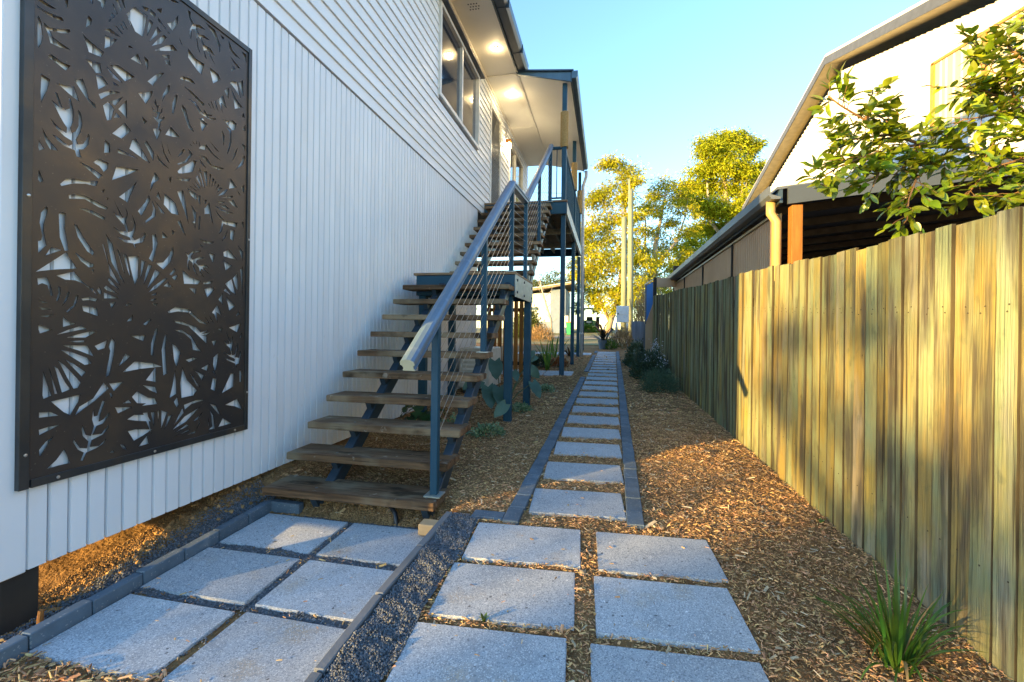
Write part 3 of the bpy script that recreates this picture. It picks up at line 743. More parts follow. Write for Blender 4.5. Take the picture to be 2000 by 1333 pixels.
rp = [(-1.62, 0.8, ZS + 0.16), (-6.5, 0.8, ZS + 1.45), (-11.4, 0.8, ZS + 0.16), (-11.4, 0.8, ZS + 0.13), (-6.5, 0.8, ZS + 1.40), (-1.62, 0.8, ZS + 0.125)]
MB().ext(rp, (0, 13.2, 0)).build('roof', m_cargrey, house)
MB().ext([(-2.6, 1.43, ZS + 0.02), (-6.5, 1.43, ZS + 1.3), (-9.4, 1.43, ZS + 0.3), (-9.4, 1.43, ZS + 0.02)], (0, 0.05, 0)).build('gable_infill', m_wb, house)
box(-2.62, -2.46, 1.42, 1.56, -1.42, ZB + 0.005).build('stump', m_black, house, bevel=0.006)
for q in ((-2.62, 3.4), (-2.62, 5.4), (-4.6, 1.5), (-6.6, 1.5), (-8.8, 1.5)):
    box(q[0], q[0] + 0.15, q[1], q[1] + 0.15, -1.42, ZB + 0.005).build('stump', m_black, house)
for (vx, vy) in ((-2.12, 6.9), (-2.12, 3.6)):
    vt = MB()
    for i in range(4):
        for j in range(3): vt.cyl((vx + (i - 1.5) * .045 + (j % 2) * .02, vy + (j - 1) * .06, ZS - 0.002), 0.012, 0.0035, 8)
    tag(vt.build('vent_holes', m_doordark, house), kind='stuff')
def lamp(x, y, z, name, r, power, label=None):
    o_ = MB().cyl((x, y, z - 0.012), r * 1.6, 0.012, 20).build(name, m_white, house)
    MB().cyl((x, y, z - 0.016), r, 0.010, 16).build('lamp_glass', m_lamp, o_)
    ld = bpy.data.lights.new('lamp_light', 'POINT'); ld.energy = power; ld.color = (1, 0.74, 0.38); ld.shadow_soft_size = 0.03
    lo_ = bpy.data.objects.new('lamp_light', ld); COL.objects.link(lo_); lo_.location = (x, y, z - 0.07)
lamp(-2.02, 8.0, ZS, 'downlight', 0.035, 0.9)
lamp(-2.05, 9.6, ZS - 0.02, 'downlight', 0.045, 1.6)
wl_ = box(W + 0.016, W + 0.14, 10.70, 10.80, 4.52, 4.60).build('wall_lamp', m_orange, house)
MB().cyl((W + 0.09, 10.75, 4.40), 0.035, 0.12, 12).build('bulb', m_lamp, wl_)
ld = bpy.data.lights.new('lamp_light', 'POINT'); ld.energy = 1.2; ld.color = (1, 0.8, 0.5); ld.shadow_soft_size = 0.04
lo_ = bpy.data.objects.new('lamp_light', ld); COL.objects.link(lo_); lo_.location = (W + 0.17, 10.75, 4.36)

# ------------------------------------------------------------------ verandah
ver = thing('verandah', 'raised slate blue steel verandah with rope wrapped posts on house', 'verandah', (-0.85, 9.0, g(-0.85, 9.0)))
XR = -0.78; Y0, Y1 = 8.88, 13.9; ZD = 2.53
yy = Y0
dme = box(0, XR - (-2.42) - 0.01, 0, 0.132, -0.03, 0).mesh('decking_board', bevel=0.003)
while yy + 0.13 < Y1:
    part('decking_board', dme, m_deckunder, ver, (-2.42, yy, ZD)); yy += 0.139
box(-2.43, XR, Y0 - 0.06, Y0 - 0.002, ZD - 0.26, ZD - 0.034).build('edge_beam', m_steel, ver, bevel=0.004)
box(-2.43, XR + 0.01, Y0 - 0.075, Y0 - 0.003, ZD - 0.03, ZD + 0.004).build('deck_edge_board', m_landing, ver, bevel=0.003)
box(XR - 0.05, XR, Y0, Y1, ZD - 0.26, ZD - 0.034).build('edge_beam', m_galv, ver, bevel=0.003)
box(-2.43, XR, Y1 + 0.002, Y1 + 0.06, ZD - 0.26, ZD - 0.034).build('edge_beam', m_steel, ver)
for k in range(5):
    x = -2.3 + k * 0.34
    box(x, x + 0.045, Y0 + 0.002, Y1, ZD - 0.17, ZD - 0.032).build('joist', m_joist, ver)
for yb in (10.5, 12.2): box(-2.43, XR - 0.052, yb, yb + 0.06, ZD - 0.30, ZD - 0.172).build('bearer', m_joist, ver)
PX = -0.86; posts = [8.98, 11.75, 14.1]
for i, py in enumerate(posts):
    zt = 4.86
    box(PX - 0.045, PX + 0.045, py - 0.045, py + 0.045, g(PX, py) - 0.05, ZD - 0.262).build('post', m_steel, ver, bevel=0.006)
    if i < 3:
        up_ = box(PX - 0.045, PX + 0.045, py - 0.045, py + 0.045, ZD + 0.002, zt).build('verandah_post', m_steel, ver, bevel=0.006)
        z_ = 3.60
        rb = MB()
        while z_ < 4.28:
            rr_ = 0.070
            rb.tube([(PX + rr_ * math.cos(a) * (1.05 if k_ % 2 else 1), py + rr_ * math.sin(a), z_ + 0.022 * k_ / 12) for k_, a in enumerate(np.linspace(0, 2 * math.pi, 13))], 0.0115, 6)
            z_ += 0.0225
        rb.build('rope_wrap', m_rope, up_, smooth=True)
box(PX - 0.045, PX + 0.045, 16.9, 16.99, g(PX, 16.9), 2.3).build('post', m_steel, ver, bevel=0.006)
# balustrade
box(-1.16, PX - 0.05, 8.94, 9.00, 3.575, 3.625).build('guard_rail', m_steel, ver, bevel=0.008)
box(-1.13, PX - 0.05, 8.955, 8.985, 2.60, 2.63).build('base_rail', m_steel, ver)
box(-1.165, -1.115, 8.945, 8.995, ZD, 3.574).build('rail_post', m_steel, ver, bevel=0.004)
MB().cyl((-1.0, 8.97, 2.63), 0.010, 0.945, 8).build('baluster', m_steel, ver)
box(PX - 0.03, PX + 0.03, 9.03, 13.9, 3.575, 3.625).build('guard_rail', m_steel, ver, bevel=0.008)
box(PX - 0.015, PX + 0.015, 9.03, 13.9, 2.60, 2.63).build('base_rail', m_steel, ver)
bal = box(-0.009, 0.009, -0.009, 0.009, 0, 0.945).mesh('baluster')
yy = 9.14
while yy < 13.85:
    if abs(yy - 11.75) > 0.06: part('baluster', bal, m_steel, ver, (PX, yy, 2.63))
    yy += 0.115
box(-2.40, PX - 0.05, 13.84, 13.90, 3.575, 3.625).build('guard_rail', m_steel, ver)
for k in range(12): part('baluster', bal, m_steel, ver, (-2.3 + k * 0.12, 13.87, 2.63))
# ceiling, roof edges
MB().ext([(W + 0.03, Y0 - 0.02, ZS - 0.02), (-1.80, Y0 - 0.02, ZS - 0.02), (-1.80, Y0 - 0.02, ZS), (W + 0.03, Y0 - 0.02, ZS)], (0, 5.05, 0)).build('flat_ceiling', m_ceil, ver)
box(-1.83, -1.77, Y0 - 0.02, 13.9, ZS - 0.045, ZS - 0.021).build('ceiling_batten', m_ceil, ver)
box(W + 0.03, -1.84, 11.2, 11.24, ZS - 0.028, ZS - 0.0205).build('ceiling_batten', m_ceil, ver)
MB().ext([(-1.77, Y0, ZS - 0.03), (-0.74, Y0, 4.83), (-0.74, Y0, 4.85), (-1.77, Y0, ZS - 0.01)], (0, 5.03, 0)).build('sloping_ceiling', m_ceil, ver)
MB().ext([(-1.80, Y0 - 0.06, ZS - 0.04), (-0.74, Y0 - 0.06, 4.82), (-0.74, Y0 - 0.06, 5.00), (-1.80, Y0 - 0.06, 5.10)], (0, 0.03, 0)).build('fascia', m_fascia, ver)
MB().ext([(-1.82, Y0 - 0.10, 5.10), (-0.68, Y0 - 0.10, 5.0), (-0.68, Y0 - 0.10, 5.025), (-1.82, Y0 - 0.10, 5.135)], (0, 5.2, 0)).build('roof_sheet', m_dark, ver)
box(-0.738, -0.715, Y0 - 0.06, 13.95, 4.80, 4.998).build('fascia', m_dark, ver)
MB().ext([(-0.713, Y0 - 0.09, 4.86), (-0.63, Y0 - 0.09, 4.86), (-0.605, Y0 - 0.09, 4.90), (-0.60, Y0 - 0.09, 4.998), (-0.713, Y0 - 0.09, 4.998)], (0, 5.1, 0)).build('gutter', m_fascia, ver)
dp = MB().tube([(-0.66, 13.98, 4.86), (-0.66, 14.0, 4.70), (-0.76, 14.15, 4.45), (-0.76, 14.2, 4.2), (-0.76, 14.2, g(-0.76, 14.2) - 0.02)], 0.05, 12).build('downpipe', m_pvc, ver, smooth=True)
for zc in (-0.1, 1.2, 2.6): MB().cyl((-0.76, 14.2, zc), 0.058, 0.05, 12).build('pipe_clip', m_pvc, dp)

# ------------------------------------------------------------------ staircase
st = thing('staircase', 'timber tread staircase with slate blue posts and cable balustrade beside house', 'staircase', (-1.7, 2.7, -1.2))
TW0, TW1 = -2.295, -1.045
RISE, GO = 0.1775, 0.2385
def tread(y_, z_, jit=0.0):
    o_ = box(TW0, TW1 + jit, y_, y_ + 0.285, z_ - 0.052, z_).build('tread', m_tread, st, bevel=0.005, seg=2, at=(-1.67, y_ + 0.14, z_)); return o_
lowT = [(2.70 + GO * i, -1.096 + RISE * i) for i in range(10)]
for i, (y_, z_) in enumerate(lowT):
    t_ = tread(y_, z_, random.uniform(-0.012, 0.012))
    for x in (-1.93, -1.13):
        br_ = MB(); br_.ext([(x - 0.022, y_ + 0.03, z_ - 0.054), (x - 0.022, y_ + 0.25, z_ - 0.054), (x - 0.022, y_ + 0.20, z_ - 0.10), (x - 0.022, y_ + 0.10, z_ - 0.17)], (0.044, 0, 0))
        br_.build('bracket', m_dark, t_)
        for xb in (x,):
            MB().cyl((xb, y_ + 0.08, z_ - 0.001), 0.010, 0.004, 8).build('bolt', m_bolt, t_)
for x in (-1.93, -1.13):
    MB().bar((x, 2.82, -1.24), (x, 5.18, 0.51), 0.07, 0.11).build('stringer', m_dark, st, bevel=0.004)
LZ = 0.675; LY0, LY1 = 5.14, 6.40
for k in range(9):
    y_ = LY0 + 0.005 + k * 0.139
    box(TW0, TW1 + 0.01, y_, y_ + 0.133, LZ - 0.028, LZ).build('landing_board', m_landing, st, bevel=0.003)
box(TW0 + 0.03, TW1 - 0.002, LY0 + 0.02, LY0 + 0.07, LZ - 0.27, LZ - 0.03).build('landing_beam', m_steel, st, bevel=0.004)
box(TW0 + 0.03, TW1 - 0.002, LY1 - 0.08, LY1 - 0.03, LZ - 0.27, LZ - 0.03).build('landing_beam', m_steel, st, bevel=0.004)
box(TW0 + 0.03, TW0 + 0.08, LY0 + 0.072, LY1 - 0.082, LZ - 0.27, LZ - 0.03).build('landing_beam', m_steel, st)
pl = box(TW1, TW1 + 0.012, LY0 + 0.01, LY1 - 0.02, LZ - 0.29, LZ - 0.03).build('landing_plate', m_galv, st, bevel=0.002)
for yb, zb in ((0.10, -0.09), (0.10, -0.23), (0.55, -0.07), (0.55, -0.24), (1.15, -0.09), (1.15, -0.23)):
    MB().cyl((TW1 + 0.012, LY0 + yb, LZ + zb), 0.016, 0.012, 6, axis='x').build('bolt', m_bolt, pl)
for (x, y_) in ((-1.13, 5.24), (-1.075, 6.22), (-2.20, 5.24), (-2.20, 6.30)):
    box(x - 0.045, x + 0.045, y_ - 0.045, y_ + 0.045, g(x, y_) - 0.05, LZ - 0.272 if x < -1.1 or y_ < 6 else LZ - 0.272).build('landing_post', m_steel, st, bevel=0.006)
R2 = 0.1855; GO2 = 0.24
for k in range(1, 10):
    y_ = 6.40 + GO2 * (k - 1) + 0.02; z_ = LZ + R2 * k
    t_ = tread(y_, z_, random.uniform(-0.01, 0.01))
    for x in (-1.93, -1.13):
        MB().ext([(x - 0.022, y_ + 0.03, z_ - 0.054), (x - 0.022, y_ + 0.25, z_ - 0.054), (x - 0.022, y_ + 0.20, z_ - 0.10), (x - 0.022, y_ + 0.10, z_ - 0.17)], (0.044, 0, 0)).build('bracket', m_galv if x > -1.5 else m_dark, t_)
for x in (-1.93, -1.13): MB().bar((x, 6.42, 0.56), (x, 8.80, 2.34), 0.07, 0.11).build('stringer', m_dark, st, bevel=0.004)
# handrail: domed aluminium section
RX = -1.10
def rail(a, b):
    a, b = Vector(a), Vector(b); d = (b - a).normalized(); s_ = d.cross(Vector((0, 0, 1))).normalized(); u_ = s_.cross(d)
    pr = [(-0.045, 0.0), (-0.042, 0.020), (-0.028, 0.034), (0, 0.040), (0.028, 0.034), (0.042, 0.020), (0.045, 0.0), (0.034, -0.006), (0.030, -0.03), (0.038, -0.034), (0.038, -0.042), (-0.038, -0.042), (-0.038, -0.034), (-0.030, -0.03), (-0.034, -0.006)]
    return MB().ext([a + s_ * p_ + u_ * q_ for p_, q_ in pr], b - a).build('handrail', m_alum, st)
A0 = (RX, 2.40, -0.205); A1 = (RX, 5.19, 1.705); A2 = (RX, 6.16, 1.775); A3 = (RX, 8.84, 3.60)
rail(A0, A1); rail(A1, A2); rail((RX, 6.14, 1.79), A3)
def rpost(y_, z0, z1, name='baluster_post', wdt=0.05):
    o_ = box(RX - wdt / 2, RX + wdt / 2, y_ - wdt / 2, y_ + wdt / 2, z0 + 0.008, z1).build(name, m_steel, st, bevel=0.004)
    box(RX - 0.055, RX + 0.055, y_ - 0.055, y_ + 0.055, z0, z0 + 0.008).build('base_plate', m_galv, o_)
    return o_
rpost(2.84, -1.095, 0.055); rpost(4.02, lowT[5][1] + 0.001, 0.88); rpost(5.20, LZ, 1.665); rpost(6.13, LZ, 1.74); rpost(7.36, LZ + R2 * 4 + 0.001, 2.56); rpost(8.80, LZ + R2 * 9 + 0.14, 3.55)
for k in range(9):
    dz = -0.10 - k * 0.092
    for (a, b) in (((2.84, 0.09), (5.20, 1.705)), ((6.13, 1.78), (8.80, 3.58)), ((5.20, 1.705), (6.13, 1.775))):
        zz0 = 0.0 if k < 9 else 0
        MB().tube([(RX, a[0], a[1] + dz), (RX, b[0], b[1] + dz)], 0.0022, 5).build('cable', m_cable, st)

# ------------------------------------------------------------------ laser-cut screen
PXW = -2.430
ps = thing('decorative_screen', 'tall dark rusted metal screen with laser cut leaf and sunburst pattern on house wall', 'screen', (PXW, 2.07, 0.6))
PY0, PY1, PZ0, PZ1 = 1.462, 2.688, -0.678, 1.885
loops = [[(PY0, PZ0), (PY1, PZ0), (PY1, PZ1), (PY0, PZ1)]]
for line in HOLES.strip().split('\n'):
    pts = [tuple(float(c_) / 1000 for c_ in q_.split(',')) for q_ in line.split()]
    c0 = (sum(p_[0] for p_ in pts) / len(pts), sum(p_[1] for p_ in pts) / len(pts)); kk = 1.10 if len(pts) < 12 else 1.0
    pts = [(c0[0] + (p_[0] - c0[0]) * kk, c0[1] + (p_[1] - c0[1]) * kk) for p_ in pts]
    loops.append([(min(max(a, PY0 + 0.02), PY1 - 0.02), min(max(b, PZ0 + 0.02), PZ1 - 0.02)) for a, b in pts])
r8 = random.Random(2)                                   # the top strip above what can be seen: more cut shards
for k in range(26):
    cy_, cz_ = r8.uniform(PY0 + .06, PY0 + .75), r8.uniform(1.05, 1.83)
    if cz_ < 0.42 + (cy_ - PY0) * 1.35 + 0.75: continue
    a0 = r8.uniform(0, 6.28); loops.append([(cy_ + r8.uniform(.02, .045) * math.cos(a0 + q_), cz_ + r8.uniform(.02, .045) * math.sin(a0 + q_)) for q_ in (0, 1.6, 2.7, 4.4)])
vv, ee_ = [], []
for lp in loops:
    n0 = len(vv); vv += [Vector(p_) for p_ in lp]; ee_ += [(n0 + i, n0 + (i + 1) % len(lp)) for i in range(len(lp))]
from mathutils.geometry import delaunay_2d_cdt
ov, _, of, *_ = delaunay_2d_cdt(vv, ee_, [], 0, 1e-5)
OV = np.array([tuple(p_) for p_ in ov]); OF = np.array([tuple(f_) for f_ in of]); CT = OV[OF].mean(1)
solid = (CT[:, 0] > PY0) & (CT[:, 0] < PY1) & (CT[:, 1] > PZ0) & (CT[:, 1] < PZ1)
for lp in loops[1:]:
    L_ = np.array(lp); ins = np.zeros(len(CT), bool); j = len(L_) - 1
    for i in range(len(L_)):
        xi, yi = L_[i]; xj, yj = L_[j]
        c_ = ((yi > CT[:, 1]) != (yj > CT[:, 1])) & (CT[:, 0] < (xj - xi) * (CT[:, 1] - yi) / (yj - yi + 1e-12) + xi)
        ins ^= c_; j = i
    solid &= ~ins
bm = bmesh.new(); bv = [bm.verts.new((0, p_[0] - 2.07, p_[1] - 0.6)) for p_ in OV]
for f_ in OF[solid]:
    try: bm.faces.new([bv[i] for i in f_])
    except ValueError: pass
bmesh.ops.recalc_face_normals(bm, faces=bm.faces)
ext_ = bmesh.ops.extrude_face_region(bm, geom=list(bm.faces))
for v_ in [q_ for q_ in ext_['geom'] if isinstance(q_, bmesh.types.BMVert)]: v_.co.x -= 0.004
bmesh.ops.delete(bm, geom=[v_ for v_ in bm.verts if not v_.link_faces], context='VERTS')
bmesh.ops.recalc_face_normals(bm, faces=bm.faces)
pme = bpy.data.meshes.new('screen_panel'); bm.to_mesh(pme); bm.free()
part('screen_panel', pme, m_screen, ps, (PXW, 2.07, 0.6))
fx0, fx1 = W + 0.003, PXW + 0.006
for a in ((fx0, fx1 + 0.003, PY0 - 0.004, PY0 + 0.032, PZ0 - 0.03, PZ1 + 0.03), (fx0, fx1 + 0.003, PY1 - 0.004, PY1 + 0.024, PZ0 - 0.03, PZ1 + 0.03),
          (fx0, fx1 + 0.0015, PY0 + 0.041, PY1 - 0.005, PZ0 - 0.03, PZ0 + 0.006), (fx0, fx1 + 0.0015, PY0 + 0.041, PY1 - 0.005, PZ1 - 0.006, PZ1 + 0.03)):
    box(*a).build('frame_rail', m_frame, ps, bevel=0.0015)
for (a, b) in ((1.48, -0.56), (1.48, 0.55), (1.48, 1.6), (2.70, -0.45), (2.70, 0.6), (1.60, -0.69), (2.05, -0.69), (2.60, -0.69), (2.28, 0.62), (2.33, 1.26), (2.26, 0.08)):
    zz = PXW + 0.0085 if a < 1.5 or a > 2.69 or b < -0.6 else PXW + 0.0015
    MB().tube([(zz, a, b), (zz + 0.003, a, b), (zz + 0.0045, a, b)], [0.0075, 0.0065, 0.002], 10).build('screw', m_screw, ps)
# ------------------------------------------------------------------ paving
def paver_mesh(name, wx, wy, h, seed=0):
    return MB().box(-wx / 2, wx / 2, -wy / 2, wy / 2, -h, 0).mesh(name, bevel=0.003, seg=2)
pm = paver_mesh('paver', 0.596, 0.396, 0.042)
def slope_rot(rz, pitch=0.031):
    return (Matrix.Rotation(math.atan(pitch), 4, 'X') @ Matrix.Rotation(rz, 4, 'Z')).to_euler()
PAV = []   # footprints kept clear of chips
def paver(parent, x, y, z, rz=0.0, sx=1.0, sy=1.0):
    PAV.append((x, y, 0.298 * sx, 0.198 * sy, rz))
    e = (Matrix.Rotation(math.atan(0.031) + random.uniform(-.004, .004), 4, 'X') @ Matrix.Rotation(random.uniform(-.005, .005), 4, 'Y') @ Matrix.Rotation(rz, 4, 'Z')).to_euler()
    return part('paver', pm, m_paver, parent, (x, y, z + random.uniform(-0.002, 0.003)), e, (sx, sy, 1))
low = thing('sunken_paving', 'six grey concrete pavers set in blue gravel below the bottom stair', 'paving', (-1.6, 2.0, -1.3), kind='structure')
for (x, cx) in ((-1.925, 0), (-1.29, 1)):
    for y in (2.475, 2.02, 1.565, 1.11):
        if cx == 0 and y < 1.2: continue
        paver(low, x + random.uniform(-.006, .006), y + random.uniform(-.006, .006), -1.34 + 0.031 * y, R(random.uniform(-1, 0.6)), 1.0 if cx == 0 else 0.97)
fore = thing('paver_pad', 'grey concrete pavers in two columns with mulch joints before the narrow path', 'paving', (-0.1, 2.0, -1.2), kind='structure')
for y in (2.43, 1.98, 1.53, 1.08):
    paver(fore, -0.42, y, -1.225 + 0.031 * y, R(3.4)); 
    paver(fore, 0.262, y + 0.028, -1.225 + 0.031 * y, R(3.0))
path = thing('stepping_path', 'narrow garden path of grey pavers edged with charcoal bricks', 'path', (-0.17, 2.9, -1.15), kind='structure')
def pcx(y): return -0.182 + 0.0145 * (y - 2.7)
y = 3.03; k = 0
while y < 16.6:
    paver(path, pcx(y), y, -1.225 + 0.031 * y, R(max(0.2, 3.0 - 0.35 * k)))
    y += 0.618; k += 1
bm_ = MB().box(-0.05, 0.05, -0.0985, 0.0985, -0.06, 0).mesh('edging_brick', bevel=0.004)
BR = []
def brick(parent, x, y, z, rz=0, sc=(1, 1, 1), me=bm_, mat=m_brick):
    BR.append((x, y, 0.05 * sc[0], 0.099 * sc[1], rz))
    return part('edging_brick', me, mat, parent, (x, y, z), slope_rot(rz), sc)
y = 2.75
while y < 16.4:
    if not (9.25 < y < 10.35 or 14.7 < y < 15.6): brick(path, pcx(y) - 0.365 + random.uniform(-.003, .003), y, -1.213 + 0.031 * y + random.uniform(-.003, .003), R(-0.8 + random.uniform(-.8, .8)))
    if y > 2.8: brick(path, pcx(y) + 0.362 + random.uniform(-.003, .003), y - 0.1, -1.213 + 0.031 * (y - 0.1) + random.uniform(-.003, .003), R(-0.8 + random.uniform(-.8, .8)))
    y += 0.2005
for (ya, xs) in ((9.60, (-1.00, -1.62, -2.24)), (10.03, (-1.00, -1.62, -2.24)), (14.95, (-0.78, -1.40, -2.02, -2.64)), (15.38, (-0.78, -1.40, -2.02, -2.64))):
    for x in xs: paver(path, x, ya, -1.222 + 0.031 * ya, R(1))
# kerb blocks beside the sunken pavers
kb = MB().box(-0.026, 0.026, -0.112, 0.112, -0.085, 0).mesh('kerb_block', bevel=0.004)
y = 1.27
while y < 2.72:
    o = part('kerb_block', kb, m_brick, low, (-2.262 + random.uniform(-.004, .004), y, -1.282 + 0.031 * y + random.uniform(-.004, .004)), slope_rot(R(random.uniform(-1.2, 1.2))))
    BR.append((-2.262, y, 0.03, 0.115, 0)); y += 0.2285
o = part('kerb_block', kb, m_brick, low, (-2.13, 2.745, -1.195), slope_rot(R(88)))
BR.append((-2.13, 2.745, 0.115, 0.03, 0))
# strip edging between sunken pavers and gravel
for (ya, yb, xa, xb) in ((2.70, 2.27, -0.945, -0.955), (2.262, 1.84, -0.955, -0.963), (1.832, 1.40, -0.963, -0.955), (1.392, 0.95, -0.955, -0.93)):
    MB().bar((xa, ya, -1.262 + 0.031 * ya), (xb, yb, -1.262 + 0.031 * yb), 0.042, 0.09).build('edging_strip', m_strip, low, bevel=0.005)
box(-1.10, -0.975, 2.575, 2.665, -1.245, -1.178).build('end_block', m_tan, low, bevel=0.005)
o = box(-0.80, -0.60, 2.67, 2.775, -1.20, -1.135).build('loose_brick', m_brick, None, bevel=0.006)
tag(o, 'single charcoal brick lying at the head of the gravel channel', 'brick')
BR.append((-0.70, 2.72, 0.11, 0.06, 0))
sheet('gravel_channel', np.linspace(-0.925, -0.735, 8), np.linspace(0.9, 2.68, 40), 0.012, m_gravel_bed, 'blue grey gravel channel between edging strip and front pavers', 'gravel')

# ------------------------------------------------------------------ boundary fence
def fxx(y): return 1.412 - 0.0205 * y
fen = thing('paling_fence', 'tall weathered timber paling fence, sunlit yellow near and green in shade', 'fence', (1.38, 2, g(1.38, 2)))
PW, PH = 0.0975, 1.7
fv = MB(); fv.box(-0.008, 0.008, 0.001, PW - 0.001, 0, PH)
pmesh = []
for v_ in range(4):
    q = MB(); r_ = random.Random(v_)
    n = 12; yl, yr = 0.001, PW - 0.001
    pts = [(yl, 0), (yr, 0)]
    right = [(yr + r_.uniform(-.0025, .0015), PH * k_ / n) for k_ in range(1, n)]
    left = [(yl + r_.uniform(-.0015, .0025), PH * k_ / n) for k_ in range(n - 1, 0, -1)]
    top = [(yr, PH + r_.uniform(-.004, .004)), (yl, PH + r_.uniform(-.004, .004))]
    outl = pts + right + top + left
    q.ext([(-0.008, a, b) for a, b in outl], (0.016, 0, 0))
    for zz in (PH * 0.80, PH * 0.785, PH * 0.22):
        q.cyl((-0.0095, PW * r_.uniform(.3, .7), zz), 0.0048, 0.004, 6, mi=1, axis='x')
    me = q.mesh('paling', bevel=0.0015)
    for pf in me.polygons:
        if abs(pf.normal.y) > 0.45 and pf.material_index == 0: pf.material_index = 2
    pmesh.append(me)
y = 0.55; k = 0
while y < 12.1:
    x = fxx(y) + random.uniform(-.006, .006)
    gz = g(x, y) - 0.03; zt = 0.355 + 0.0455 * y + 0.012 * math.sin(y * 1.7) + random.uniform(-.008, .008)
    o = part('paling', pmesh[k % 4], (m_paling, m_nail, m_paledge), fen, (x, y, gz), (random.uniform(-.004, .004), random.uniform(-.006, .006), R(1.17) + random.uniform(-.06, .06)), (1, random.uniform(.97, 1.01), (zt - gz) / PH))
    y += 0.100; k += 1
for zf in (0.25, 0.8):
    MB().bar((fxx(0.5) + 0.055, 0.5, -1.2 + 0.02 + zf * 1.65), (fxx(12.1) + 0.055, 12.1, -0.87 + zf * 1.78), 0.04, 0.08).build('fence_rail', m_paling, fen)
for yp in (1.2, 3.6, 6.0, 8.4, 10.8): box(fxx(yp) + 0.08, fxx(yp) + 0.16, yp, yp + 0.09, -1.2, 0.3).build('fence_post', m_paling, fen)

# ------------------------------------------------------------------ neighbour's carport
cp = thing('carport', 'brown sheet walled carport with slate gutter behind the paling fence', 'carport', (1.75, 5.0, -1.1))
CX, CY0, CY1, CXR = 1.70, 4.98, 13.1, 6.3
def ctop(x): return 1.45 + 0.10 * (x - CX)
MB().ext([(CX - 0.05, CY0, ctop(CX) - 0.015), (CXR, CY0, ctop(CXR) - 0.015), (CXR, CY0, ctop(CXR) + 0.012), (CX - 0.05, CY0, ctop(CX) + 0.012)], (0, CY1 - CY0, 0)).build('roof_sheet', m_cargrey, cp)
MB().ext([(CX + 0.04, CY0 - 0.03, ctop(CX) - 0.17), (CXR, CY0 - 0.03, ctop(CXR) - 0.19), (CXR, CY0 - 0.03, ctop(CXR) + 0.0), (CX + 0.04, CY0 - 0.03, ctop(CX) + 0.0)], (0, 0.027, 0)).build('fascia', m_carfascia, cp)
MB().ext([(CX - 0.03, CY0 - 0.04, 1.33), (CX - 0.11, CY0 - 0.04, 1.33), (CX - 0.14, CY0 - 0.04, 1.37), (CX - 0.145, CY0 - 0.04, 1.455), (CX - 0.125, CY0 - 0.04, 1.455), (CX - 0.12, CY0 - 0.04, 1.38), (CX - 0.03, CY0 - 0.04, 1.35)], (0, CY1 - CY0, 0)).build('gutter', m_cargrey, cp)
box(CX - 0.028, CX + 0.0, CY0, CY1, 1.30, 1.435).build('fascia', m_dark, cp)
def corr(parent, mat, y0, y1, z0, z1f, x, pitch=0.076, amp=0.008, name='wall_sheet'):
    n = int((y1 - y0) / pitch * 4); V = []; Fq = []
    ys = np.linspace(y0, y1, n + 1)
    for i_, yy_ in enumerate(ys):
        ph = (i_ % 4); dx = amp * (1 if ph in (0, 1) else -1)
        zt_ = z1f(yy_) if callable(z1f) else z1f
        V += [(x + dx, yy_, z0), (x + dx, yy_, zt_), (x + dx + 0.01, yy_, zt_), (x + dx + 0.01, yy_, z0)]
    for i_ in range(n):
        a = i_ * 4; b = a + 4
        Fq += [(a, b, b + 1, a + 1), (a + 1, b + 1, b + 2, a + 2), (a + 2, b + 2, b + 3, a + 3), (a + 3, b + 3, b, a)]
    Fq += [(0, 1, 2, 3), (n * 4 + 3, n * 4 + 2, n * 4 + 1, n * 4)]
    return MB().add(V, Fq).build(name, mat, parent)
y = CY0 + 0.30
for y1_ in (6.9, 8.9, 10.9, 12.6):
    corr(cp, m_carwall, y, y1_ - 0.04, -0.9, 1.235, CX + 0.03); box(CX + 0.0, CX + 0.05, y1_ - 0.039, y1_ - 0.001, -0.9, 1.235).build('wall_trim', m_black, cp); y = y1_
box(CX + 0.0, CX + 0.06, CY0 + 0.3, 12.6, 1.236, 1.262).build('wall_trim', m_cream, cp)
corr(cp, m_cream, CY0 + 0.16, CY0 + 0.295, -0.9, 1.235, CX + 0.03)
box(CX + 0.085, CX + 0.185, CY0 + 0.0, CY0 + 0.1, -1.0, 1.275).build('post', m_orange, cp, bevel=0.004)
MB().tube([(CX - 0.075, CY0 + 0.10, 1.34), (CX - 0.075, CY0 + 0.10, 1.22), (CX - 0.02, CY0 + 0.10, 1.13), (CX - 0.02, CY0 + 0.10, -0.9)], 0.045, 12).build('downpipe', m_cream, cp, smooth=True)
for k, yp in enumerate((5.7, 6.6, 7.5, 8.4, 9.3, 10.4, 11.6)):
    zf = -0.025
    MB().ext([(CX + 0.06, yp, ctop(CX) + zf - 0.09), (CXR, yp, ctop(CXR) + zf - 0.09), (CXR, yp, ctop(CXR) + zf), (CX + 0.06, yp, ctop(CX) + zf)], (0, 0.045, 0)).build('purlin', m_purlin, cp)
box(CX + 0.06, CXR, 13.0, 13.06, -0.9, 1.8).build('inner_wall', m_black, cp)
box(CXR - 0.06, CXR, CY0 + 0.1, 13.0, -0.9, 1.85).build('inner_wall', m_black, cp)
tag(sheet('carport_floor', np.linspace(CX - 0.1, 6.4, 6), np.linspace(4.5, 13, 10), 0.03, m_strip, 'dark concrete floor inside the carport', 'floor'), kind='structure')
